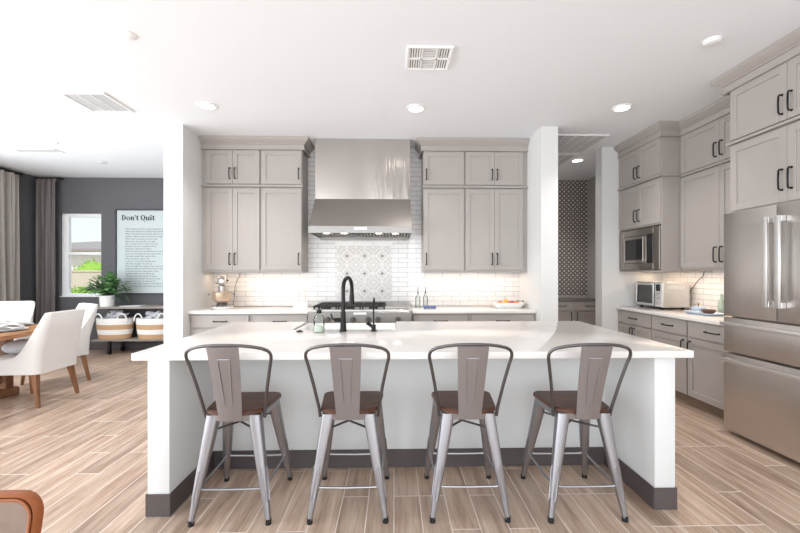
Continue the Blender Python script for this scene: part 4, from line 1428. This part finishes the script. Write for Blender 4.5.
# ================================================================== DINING ROOM
# curtains
def curtain(name, lab, p0, p1, z0, z1, folds, amp, m, grp, nrm):
    th = thing(name, lab, 'curtain', ((p0[0] + p1[0]) / 2, (p0[1] + p1[1]) / 2, 0), 0, grp)
    cx_, cy_ = th.location.x, th.location.y
    p0, p1 = Vector(p0), Vector(p1)
    n = Vector(nrm)

    def fn(u, v):
        z = z0 + v * (z1 - z0)
        k = 0.75 + 0.35 * math.sin(u * 9.1 + 1.3)
        w = math.sin(u * folds * 2 * PI) * amp * k * (1.0 - 0.45 * v) + 0.3 * amp * math.sin(u * folds * 4.3 * PI + v * 1.5)
        p = p0.lerp(p1, u) + n * w
        return (p.x - cx_, p.y - cy_, z)
    part('drape', MB().sheet(fn, folds * 14, 12, 0.006), m, th, None, 80)
    hb = MB()

    def fh(u, v):
        p = p0.lerp(p1, u) + n * math.sin(u * folds * 2 * PI) * amp * 0.55
        return (p.x - cx_, p.y - cy_, z1 - 0.0 + v * 0.05)
    hb.sheet(fh, folds * 14, 2, 0.008)
    part('header', hb, m, th, None, 80)
    return th


CG = 'floor length grey curtains'
curtain('curtain', 'light taupe floor-length curtain hanging on the glass door side of the dining room', (-6.19, 5.15), (-6.19, 6.40), 0.02, 2.93, 8, 0.085, M['velvet2'], CG, (1, 0))
curtain('curtain', 'dark grey curtain hanging in the corner beside the dining window', (-6.225, 6.745), (-5.885, 6.745), 0.02, 2.945, 4, 0.065, M['velvet'], CG, (0, 1))
rd = thing('curtain_rod', 'short black curtain rod in the corner above the dining window curtain', 'curtain rod', (-6.05, 6.745, 2.99))
part('rod', MB().cyl((-0.18, 0, 0.021), (0.22, 0, 0.021), 0.010, n=12), M['black'], rd)
part('finial', MB().ball((0.235, 0, 0.021), 0.02), M['black'], rd)
part('bracket', MB().box(0.19, 0.205, 0.0105, 0.104, 0.012, 0.03), M['black'], rd)
rd = thing('curtain_rod', 'black curtain rod along the glass door wall of the dining room', 'curtain rod', (-6.19, 4.0, 2.985))
part('rod', MB().cyl((0, -2.2, 0.012), (0, 2.44, 0.012), 0.010, n=12), M['black'], rd)
part('finial', MB().ball((0, 2.455, 0.012), 0.02), M['black'], rd)
part('bracket', MB().box(-0.089, -0.0105, 2.40, 2.415, 0.004, 0.02), M['black'], rd)

# poster
PX0, PX1, PZ0, PZ1 = -4.93, -3.75, 0.985, 2.49
pc = thing('framed_print', 'large framed white poem print on the charcoal dining wall', 'framed print', ((PX0 + PX1) / 2, 6.848, PZ0))
pw, ph = (PX1 - PX0) / 2, PZ1 - PZ0
f = MB()
f.box(-pw, -pw + 0.022, -0.035, 0, 0, ph, 0.002).box(pw - 0.022, pw, -0.035, 0, 0, ph, 0.002).box(-pw + 0.022, pw - 0.022, -0.035, 0, 0, 0.022, 0.002).box(-pw + 0.022, pw - 0.022, -0.035, 0, ph - 0.022, ph, 0.002)
part('frame', f, M['frame'], pc, 'thin black frame')
sht = part('print', MB().box(-pw + 0.022, pw - 0.022, -0.012, -0.002, 0.022, ph - 0.022), M['print'], pc)
part('glass', MB().box(-pw + 0.022, pw - 0.022, -0.024, -0.021, 0.022, ph - 0.022), M['pane'], pc)


# heavy high-contrast serif title built letter by letter
def ell_ring(m, cx_, cz_, ro, zo, ri, zi, a0=0, a1=2 * PI, n=28):
    pts = []
    full = abs(a1 - a0) > 6.2
    k = n
    lo, hi = [], []
    for i in range(k + 1):
        a = a0 + (a1 - a0) * i / k
        lo.append((cx_ + ri * math.cos(a), cz_ + zi * math.sin(a)))
        hi.append((cx_ + ro * math.cos(a), cz_ + zo * math.sin(a)))
    bm = m.bm
    y = -0.0135
    v1 = [bm.verts.new((p[0], y, p[1])) for p in lo]
    v2 = [bm.verts.new((p[0], y, p[1])) for p in hi]
    for i in range(k):
        bm.faces.new((v1[i], v2[i], v2[i + 1], v1[i + 1]))


def rect(m, x0, x1, z0, z1):
    m.box(x0, x1, -0.0135, -0.0122, z0, z1)


H, X = 0.118, 0.082       # cap height, x-height
tt = MB()
x = -pw + 0.105
zt = ph - 0.245
sw = 0.030               # stem


def L_D(x):
    rect(tt, x, x + 0.012, zt, zt + 0.006); rect(tt, x, x + 0.012, zt + H - 0.006, zt + H)
    rect(tt, x + 0.010, x + 0.010 + sw, zt, zt + H)
    ell_ring(tt, x + 0.045, zt + H / 2, 0.056, H / 2, 0.026, H / 2 - 0.007, -PI / 2, PI / 2)
    rect(tt, x + 0.03, x + 0.05, zt, zt + 0.007); rect(tt, x + 0.03, x + 0.05, zt + H - 0.007, zt + H)
    return x + 0.112


def L_o(x, w=0.042):
    ell_ring(tt, x + w, zt + X / 2, w, X / 2 + 0.002, w - 0.026, X / 2 - 0.006)
    return x + 2 * w + 0.008


def L_n(x):
    rect(tt, x, x + 0.04, zt, zt + 0.006); rect(tt, x + 0.006, x + 0.006 + sw, zt, zt + X)
    ell_ring(tt, x + 0.052, zt + X - 0.028, 0.034, 0.028, 0.010, 0.018, 0, PI, 16)
    rect(tt, x + 0.058, x + 0.058 + sw - 0.002, zt, zt + X - 0.026); rect(tt, x + 0.052, x + 0.094, zt, zt + 0.006)
    return x + 0.10


def L_ap(x):
    ell_ring(tt, x + 0.012, zt + H - 0.014, 0.014, 0.014, 0.0005, 0.0005)
    rect(tt, x + 0.012, x + 0.022, zt + H - 0.046, zt + H - 0.016)
    return x + 0.034


def L_t(x):
    rect(tt, x + 0.010, x + 0.010 + sw, zt + 0.01, zt + H - 0.012); rect(tt, x, x + 0.056, zt + X - 0.007, zt + X)
    ell_ring(tt, x + 0.036, zt + 0.018, 0.026, 0.018, 0.010, 0.010, PI, 2 * PI, 14)
    return x + 0.068


def L_Q(x):
    ell_ring(tt, x + 0.056, zt + H / 2, 0.056, H / 2 + 0.002, 0.026, H / 2 - 0.007)
    tt.bar((x + 0.055, -0.0128, zt + 0.02), (x + 0.118, -0.0128, zt - 0.04), 0.0012, 0.026, up=(0, 1, 0))
    return x + 0.120


def L_u(x):
    rect(tt, x + 0.004, x + 0.004 + sw, zt + 0.022, zt + X); rect(tt, x - 0.004, x + 0.03, zt + X - 0.006, zt + X)
    ell_ring(tt, x + 0.038, zt + 0.026, 0.034, 0.027, 0.008, 0.018, PI, 2 * PI, 16)
    rect(tt, x + 0.058, x + 0.058 + sw - 0.002, zt, zt + X); rect(tt, x + 0.05, x + 0.07, zt + X - 0.006, zt + X); rect(tt, x + 0.07, x + 0.094, zt, zt + 0.006)
    return x + 0.10


def L_i(x):
    rect(tt, x + 0.006, x + 0.006 + sw, zt, zt + X); rect(tt, x - 0.002, x + 0.044, zt, zt + 0.006); rect(tt, x - 0.002, x + 0.02, zt + X - 0.006, zt + X)
    ell_ring(tt, x + 0.021, zt + H - 0.012, 0.016, 0.016, 0.0005, 0.0005)
    return x + 0.05


x = L_D(x); x = L_o(x); x = L_n(x); x = L_ap(x); x = L_t(x) + 0.035
x = L_Q(x); x = L_u(x); x = L_i(x); x = L_t(x)
bmesh.ops.transform(tt.bm, matrix=Matrix.Translation((-pw + 0.105, 0, ph - 0.195)) @ Matrix.Diagonal((0.75, 1, 0.78, 1)) @ Matrix.Translation((pw - 0.105, 0, -zt)), verts=list(tt.bm.verts))
lt = part('lettering', tt, M['ink'], sht, 'black title lettering reading Don\'t Quit')
POEM = ["When things go wrong, as they sometimes will,", "When the road you're trudging seems all uphill,", "When the funds are low and the debts are high,",
        "And you want to smile, but you have to sigh,", "When care is pressing you down a bit,", "Rest if you must, but don't you quit.",
        "Life is strange with its twists and turns,", "As every one of us sometimes learns,", "And many a failure turns about", "When he might have won had he stuck it out;",
        "Don't give up though the pace seems slow,", "You may succeed with another blow.", "Often the goal is nearer than", "It seems to a faint and faltering man,",
        "Often the struggler has given up", "When he might have captured the victor's cup,", "And he learned too late when the night slipped down,", "How close he was to the golden crown.",
        "Success is failure turned inside out,", "The silver tint of the clouds of doubt,", "And you never can tell how close you are,", "It may be near when it seems so far,",
        "So stick to the fight when you're hardest hit,", "It's when things seem worst that you must not quit."]


def text(body, x, z, size, m, name, space=1.0):
    cu = bpy.data.curves.new(name, 'FONT')
    cu.body = body
    cu.size = size
    cu.space_line = space
    cu.extrude = 0.0005
    cu.materials.append(m)
    o = bpy.data.objects.new(name, cu)
    COL.objects.link(o)
    dg = bpy.context.evaluated_depsgraph_get()
    me = bpy.data.meshes.new_from_object(o.evaluated_get(dg))
    bpy.data.objects.remove(o)
    me.transform(Matrix.Translation((x, -0.0128, z)) @ Matrix.Rotation(PI / 2, 4, 'X'))
    o = bpy.data.objects.new(name, me)
    COL.objects.link(o)
    o.parent = sht
    o['label'] = 'grey poem text printed under the title'
    return o


text("\n".join(POEM), -pw + 0.17, ph - 0.36, 0.036, M['inkgrey'], 'poem_text', 1.22)

# console table
cs = thing('console_table', 'weathered two-tier console table against the charcoal wall', 'console table', (-4.1, 6.60, 0))
part('tabletop', MB().box(-0.87, 0.87, -0.18, 0.21, 0.765, 0.80, 0.004), M['shelf'], cs)
part('lower_shelf', MB().box(-0.93, 0.87, -0.18, 0.21, 0.225, 0.255, 0.004), M['shelf'], cs)
for x in (-0.66, 0.70):
    l = MB()
    for y in (-0.14, 0.17):
        if y > 0:
            l.box(x - 0.015, x + 0.015, y - 0.015, y + 0.015, 0.2555, 0.7645)
        l.box(x - 0.02, x + 0.02, y - 0.02, y + 0.02, 0.05, 0.2245)
        l.cyl((x - 0.015, y, 0.04), (x + 0.015, y, 0.04), 0.04, n=18)
    l.box(x - 0.012, x + 0.012, -0.16, 0.155, 0.745, 0.7645)
    part('leg', l, M['black'], cs, 'black metal leg frame')
solo('magazine', MB().box(-0.16, 0.16, -0.09, 0.09, 0, 0.012, 0.002), M['print'], 'white magazine lying on the console table beside the plant', 'magazine', None, (-4.42, 6.53, 0.8005), 0.1)


def basket(x, y, lab, labb, seed):
    bk = thing('storage_basket', lab, 'basket', (x, y, 0.2555), 0, 'striped rope baskets on the console')
    R0, R1, Hh = 0.255, 0.295, 0.345
    zs = [0, 0.078, 0.16, 0.243, 0.345]
    pr_ = []

    def rad(z):
        return R0 + (R1 - R0) * math.sin(min(1, z / Hh) * PI / 2)
    for i, nm in enumerate(('lower_tan_band', 'lower_white_band', 'upper_tan_band', 'upper_white_band')):
        z0, z1 = zs[i], zs[i + 1]
        p = []
        for k in range(7):
            z = z0 + (z1 - z0) * k / 6
            p.append((rad(z) + 0.003 * (k % 2), z))
        inner = [(rad(z) - 0.012, z) for z in (z1, z0)]
        prof = ([(0.0, 0.0)] if i == 0 else []) + p + (inner if i else [(rad(z1) - 0.012, z1), (rad(0.02) - 0.012, 0.02), (0, 0.02)])
        if i:
            prof = prof + [prof[0]]
        part(nm, MB().lathe(prof, 36, sx=1, sy=0.58, cap=False), M['jute'] if i % 2 == 0 else M['rope'], bk, 'tan jute band' if i % 2 == 0 else 'white rope band', 60)
    for sx in (-1, 1):
        pts_ = []
        for k in range(13):
            a = PI * k / 12
            pts_.append((sx * 0.195 + 0.075 * math.cos(a), -0.105 + 0.0, 0.30 + 0.125 * math.sin(a)))
        pts_ = [(px_, -0.13 if abs(px_) < 0.19 else -0.115, z) for px_, y_, z in pts_]
        part('handle', MB().tube(pts_, 0.011, 10), M['rope'], bk, 'white rope handle')
    r_ = random.Random(seed)
    f = MB()
    for k in range(8):
        c = Vector((r_.uniform(-0.10, 0.10), r_.uniform(-0.03, 0.03), 0.345 + r_.uniform(-0.02, 0.07)))
        pts_ = [c + Vector((r_.uniform(-0.09, 0.09), r_.uniform(-0.04, 0.04), r_.uniform(-0.03, 0.06))) for _ in range(6)]
        f.tube(pts_, [0.02, 0.04, 0.045, 0.045, 0.04, 0.02], 10)
    f.ball((0, 0, 0.27), (0.2, 0.1, 0.09), 18, 12)
    solo('folded_blanket', f, M['greyfabric'], labb, 'blanket', 'blankets in the baskets', (x, y, 0.2555), 0, 60)


basket(-4.745, 6.572, 'white and tan striped rope basket under the potted plant', 'pale grey blanket heaped in the basket under the plant', 5)
basket(-4.085, 6.572, 'white and tan striped basket partly behind the white wall end', 'pale grey blanket heaped in the basket by the wall end', 9)

# potted plant
pp = thing('potted_plant', 'leafy green plant in a white pot on the console', 'potted plant', (-4.83, 6.50, 0.8005))
part('pot', MB().lathe([(0, 0), (0.092, 0), (0.10, 0.02), (0.108, 0.17), (0.112, 0.185), (0.10, 0.185), (0.09, 0.15), (0, 0.15)], 30), M['white'], pp, 'white pot')
rng = random.Random(11)


def leaf(mb, base, d, L, wdt, droop):
    d = d.normalized()
    side = d.cross(Vector((0, 0, 1)))
    side = side.normalized() if side.length > 0.05 else Vector((1, 0, 0))
    prev = None
    for k in range(5):
        t_ = k / 4
        c = base + d * (L * t_) + Vector((0, 0, -droop * t_ * t_))
        w_ = wdt * math.sin(PI * (0.08 + 0.9 * t_))
        row = [mb.bm.verts.new(c - side * w_), mb.bm.verts.new(c + Vector((0, 0, 0.012 * math.sin(PI * t_)))), mb.bm.verts.new(c + side * w_)]
        if prev:
            for i in (0, 1):
                mb.bm.faces.new((prev[i], prev[i + 1], row[i + 1], row[i]))
        prev = row


fol, stems = MB(), MB()
for k in range(150):
    a = rng.uniform(0, 2 * PI)
    el = rng.uniform(0.25, 1.5)
    d = Vector((math.cos(a) * math.cos(el) * 1.2, math.sin(a) * math.cos(el) * 0.65, math.sin(el)))
    p0 = Vector((0.03 * math.cos(a), 0.03 * math.sin(a), 0.16))
    p1 = p0 + Vector((0, 0, 0.05)) + Vector((d.x, d.y, d.z * 1.15)) * rng.uniform(0.05, 0.27)
    p1.y = min(p1.y, 0.2)
    stems.tube([p0, (p0 + p1) / 2 + Vector((0, 0, 0.015)), p1], 0.003, 5)
    leaf(fol, p1, d + Vector((0, -0.3, -0.25)), rng.uniform(0.09, 0.14), rng.uniform(0.034, 0.05), rng.uniform(0.02, 0.07))
part('foliage', fol, M['leaf'], pp, None, 80)
part('stems', stems, M['darkleaf'], pp)
sp_ = MB()
for x, z, dx, dz in ((-0.22, 0.30, -0.03, 0.12), (-0.16, 0.18, -0.02, 0.09), (0.27, 0.36, 0.10, -0.09), (0.33, 0.20, 0.07, -0.13), (0.2, 0.12, 0.12, -0.02), (0.16, 0.2, 0.08, -0.05)):
    sp_.tube([(0.0, 0, 0.16), (x * 0.5, -0.02, z * 0.9 + 0.03), (x, -0.03, z)], 0.003, 6)
    leaf(sp_, Vector((x, -0.03, z)), Vector((dx, -0.01, dz)), 0.15, 0.024, 0.02)
part('trailing_sprig', sp_, M['darkleaf'], pp, 'dark slender trailing sprigs', 80)

# dining table
tb = thing('dining_table', 'round honey oak dining table on a crossed trestle base', 'dining table', (-4.6, 3.75, 0))
part('tabletop', MB().lathe([(0, 0.715), (0.885, 0.715), (0.90, 0.72), (0.90, 0.755), (0.893, 0.76), (0, 0.76)], 72), M['oak'], tb)
for ang in (1.0, 1.0 + PI / 2):
    c_, s_ = math.cos(ang), math.sin(ang)
    m = MB()
    m.bar((-0.72 * c_, -0.72 * s_, 0.05), (0.72 * c_, 0.72 * s_, 0.05), 0.10, 0.09, 0.01)
    part('foot_beam', m, M['beam'], tb)
    for sg in (-1, 1):
        m = MB().bar((sg * 0.62 * c_, sg * 0.62 * s_, 0.096), (sg * 0.62 * c_, sg * 0.62 * s_, 0.7145), 0.09, 0.09, 0.006)
        part('post', m, M['beam'], tb)
        part('brace', MB().bar((sg * 0.575 * c_, sg * 0.575 * s_, 0.17), (sg * 0.10 * c_, sg * 0.10 * s_, 0.70), 0.06, 0.06, 0.004), M['beam'], tb)


def make_chair():
    ch = thing('dining_chair', 'x', 'dining chair', (0, 0, 0), 0, 'off-white upholstered dining chairs')
    # U-shaped shell: path from one front end, round the back, to the other front end (faces local -Y)
    path = []
    hw, yb, yf, r = 0.262, 0.27, -0.27, 0.075
    ny = 12
    for k in range(ny):
        path.append((-hw, yf + (yb - r - yf) * k / ny, (0.0, -1, 0)))
    for k in range(9):
        a = PI - (PI / 2) * k / 8
        path.append((-hw + r + r * math.cos(a), yb - r + r * math.sin(a), None))
    for k in range(1, 9):
        a = PI / 2 - (PI / 2) * k / 8
        path.append((hw - r + r * math.cos(a), yb - r + r * math.sin(a), None))
    for k in range(1, ny + 1):
        path.append((hw, yb - r + (yf - yb + r) * k / ny, None))

    def top(y):
        t_ = (y - yf) / (yb - yf)          # 0 front, 1 back
        if t_ < 0.45:
            return 0.455 + 0.05 * (t_ / 0.45)
        s_ = max(0, min(1, (t_ - 0.52) / 0.42))
        s_ = s_ ** 1.9
        return 0.505 + 0.45 * s_
    rings = []
    n = len(path)
    for i, (x, y, _) in enumerate(path):
        a, b_ = path[max(0, i - 1)], path[min(n - 1, i + 1)]
        d = Vector((b_[0] - a[0], b_[1] - a[1]))
        d.normalize()
        inn = Vector((d.y, -d.x))            # inward
        z1 = top(y) + (0.012 * (1 - (x / hw) ** 2) if y > yb - 0.02 else 0)
        z0 = 0.335
        th_ = 0.055
        lean = lambda z: max(0, (z - 0.5)) * 0.24 * max(0, (y + 0.05) / 0.32)
        def P(off, z):
            return (x + inn.x * off, y + inn.y * off + lean(z), z)
        zz = z1 - z0
        rings.append([P(0, z0), P(0, z0 + zz * 0.35), P(0, z0 + zz * 0.7), P(0.0, z1 - 0.02), P(0.012, z1 - 0.004), P(th_ / 2, z1), P(th_ - 0.012, z1 - 0.004), P(th_, z1 - 0.02), P(th_, z0 + zz * 0.7), P(th_, z0 + zz * 0.35), P(th_, z0)])
    m = MB()
    m.loft(rings)
    m.box(-0.205, 0.205, -0.262, 0.212, 0.34, 0.43, 0.01)
    part('upholstery', m, M['fabric'], ch, None, 60)
    part('cushion', MB().box(-0.2, 0.2, -0.275, 0.205, 0.431, 0.50, 0.03, 4), M['fabric'], ch, None, 60)
    for sx in (-1, 1):
        for sy in (-1, 1):
            t_ = Vector((sx * 0.205, 0.205 if sy > 0 else -0.215, 0.339))
            b_ = Vector((sx * 0.238, 0.262 if sy > 0 else -0.235, 0))
            m = MB()
            m.loft([[c + Vector((dx * h_, dy * h_, 0)) for dx, dy in ((-1, -1), (1, -1), (1, 1), (-1, 1))] for c, h_ in ((b_, 0.013), (t_.lerp(b_, 0.05), 0.024), (t_, 0.026))])
            part('leg', m, M['legwood'], ch, 'walnut wooden leg')
    return ch


chair = make_chair()
for k, (x, y, rz, lab) in enumerate(((-3.85, 4.15, -PI / 2, 'off-white dining chair nearest the kitchen, seen from behind'), (-4.20, 4.80, -0.55, 'off-white dining chair between the nearest chair and the console'),
                                     (-5.33, 5.22, 0.28, 'off-white dining chair on the far side of the table by the curtains'), (-5.70, 4.0, 1.35, 'off-white dining chair on the glass door side of the table'))):
    if k == 3:
        continue
    o = chair if k == 0 else copy_tree(chair)
    o.location = (x, y, 0)
    o.rotation_euler = (0, 0, rz)
    o['label'] = lab
solo('throw_pillow', MB().ball((0, 0, 0.075), (0.16, 0.16, 0.075), 24, 14), M['greyfabric'], 'pale grey pillow on the seat of the nearest dining chair', 'pillow', None, (-3.965, 4.15, 0.5005))

# place settings
def setting(x, y, lab, seed):
    p = thing('charger_plate', 'grey charger plate ' + lab, 'plate', (x, y, 0.7605), 0, 'grey charger plates on the dining table')
    part('plate', MB().lathe([(0, 0), (0.12, 0), (0.17, 0.010), (0.172, 0.014), (0.12, 0.006), (0, 0.006)], 40), M['ventgrey'], p)
    solo('dinner_plate', MB().lathe([(0, 0), (0.09, 0), (0.14, 0.012), (0.142, 0.016), (0.09, 0.007), (0, 0.007)], 40), M['white'], 'white dinner plate ' + lab, 'plate', 'white dinner plates on the dining table', (x, y, 0.7675))
    r_ = random.Random(seed)
    f = MB()

    def fn(u, v):
        return ((u - 0.5) * 0.26, (v - 0.5) * 0.17, 0.012 + 0.02 * math.sin(u * 9 + seed) * math.cos(v * 5) * 0.6 + 0.02 * (1 - abs(u * 2 - 1)))
    f.sheet(fn, 16, 10, 0.004)
    f.sheet(lambda u, v: ((u - 0.5) * 0.18, (v - 0.5) * 0.2, 0.036 + 0.012 * math.sin(u * 7 + v * 3 + seed)), 14, 10, 0.006)
    solo('napkin', f, M['fabric'], 'folded cream napkin ' + lab, 'napkin', 'cream napkins on the dining table', (x, y, 0.7845), r_.uniform(0, 1), 60)


setting(-4.03, 4.03, 'in front of the nearest dining chair', 1)
setting(-4.33, 4.42, 'set before the chair closest to the console', 4)
setting(-4.87, 4.42, 'set before the chair by the curtains', 7)
fv = thing('flower_vase', 'glass vase of yellow flowers at the edge of the dining table', 'vase', (-4.62, 4.40 - 0.28, 0.7605))
part('glass', MB().lathe([(0, 0), (0.04, 0), (0.045, 0.01), (0.035, 0.12), (0.045, 0.2), (0.04, 0.2), (0.03, 0.12), (0.038, 0.014), (0, 0.01)], 24), M['bottle'], fv)
sm, bl = MB(), MB()
rng = random.Random(21)
for k in range(11):
    a = rng.uniform(0, 2 * PI)
    rr_ = rng.uniform(0.02, 0.13)
    tip = Vector((rr_ * math.cos(a) + 0.02, rr_ * math.sin(a), rng.uniform(0.34, 0.50)))
    sm.tube([(0, 0, 0.05), (tip.x * 0.3, tip.y * 0.3, 0.22), tip], 0.003, 6)
    for q in range(7):
        b2 = 2 * PI * q / 7
        bl.ball(tip + Vector((0.022 * math.cos(b2), 0.022 * math.sin(b2), 0.004)), (0.014, 0.014, 0.008), 8, 6)
    bl.ball(tip + Vector((0, 0, 0.008)), 0.012, 8, 6)
part('stems', sm, M['leaf'], fv, 'green stems')
part('blossoms', bl, M['petal'], fv, 'yellow blossoms')

# ================================================================== LEATHER CHAIR (near corner)
lc = thing('leather_chair', 'caramel leather chair with rounded back at the near corner', 'chair', (-1.27, 0.86, 0), 0.0)


def rrect_xz(hw_, z0, z1, r, y, n=6):
    pts = []
    for (cx_, cz_, a0) in ((hw_ - r, z1 - r, 0), (-(hw_ - r), z1 - r, PI / 2), (-(hw_ - r), z0 + r, PI), (hw_ - r, z0 + r, 1.5 * PI)):
        for k in range(n + 1):
            a = a0 + PI / 2 * k / n
            xx, zz = cx_ + r * math.cos(a), cz_ + r * math.sin(a)
            pts.append(Vector((xx, y + (zz - 0.45) * 0.18, zz)))
    return pts


m = MB()
m.loft([rrect_xz(0.262, 0.418, 0.721, 0.05, 0.208), rrect_xz(0.275, 0.405, 0.734, 0.06, 0.202), rrect_xz(0.275, 0.405, 0.734, 0.06, 0.182), rrect_xz(0.270, 0.410, 0.729, 0.055, 0.174), rrect_xz(0.265, 0.415, 0.724, 0.052, 0.178)])
part('backrest', m, M['leather'], lc, None, 60)
part('back_panel', MB().loft([rrect_xz(0.261, 0.419, 0.720, 0.05, 0.170), rrect_xz(0.261, 0.419, 0.720, 0.05, 0.1795)]), M['leatherpanel'], lc, 'smooth inset leather panel', 60)
part('piping', MB().tube(rrect_xz(0.264, 0.416, 0.723, 0.051, 0.171), 0.004, 8, closed=True), M['leather'], lc)
part('seat', MB().box(-0.26, 0.26, -0.28, 0.165, 0.36, 0.45, 0.03, 4), M['leather'], lc)
for sx in (-1, 1):
    for y in (-0.23, 0.18):
        part('leg', MB().cyl((sx * 0.22, y * 0.9, 0.359 if y < 0 else 0.359), (sx * 0.235, y * 1.08, 0), 0.02, 0.013, n=14), M['legwood'], lc, 'wooden leg')
    part('upright', MB().bar((sx * 0.2, 0.19, 0.359), (sx * 0.2, 0.205, 0.44), 0.03, 0.02), M['legwood'], lc, 'wooden upright')
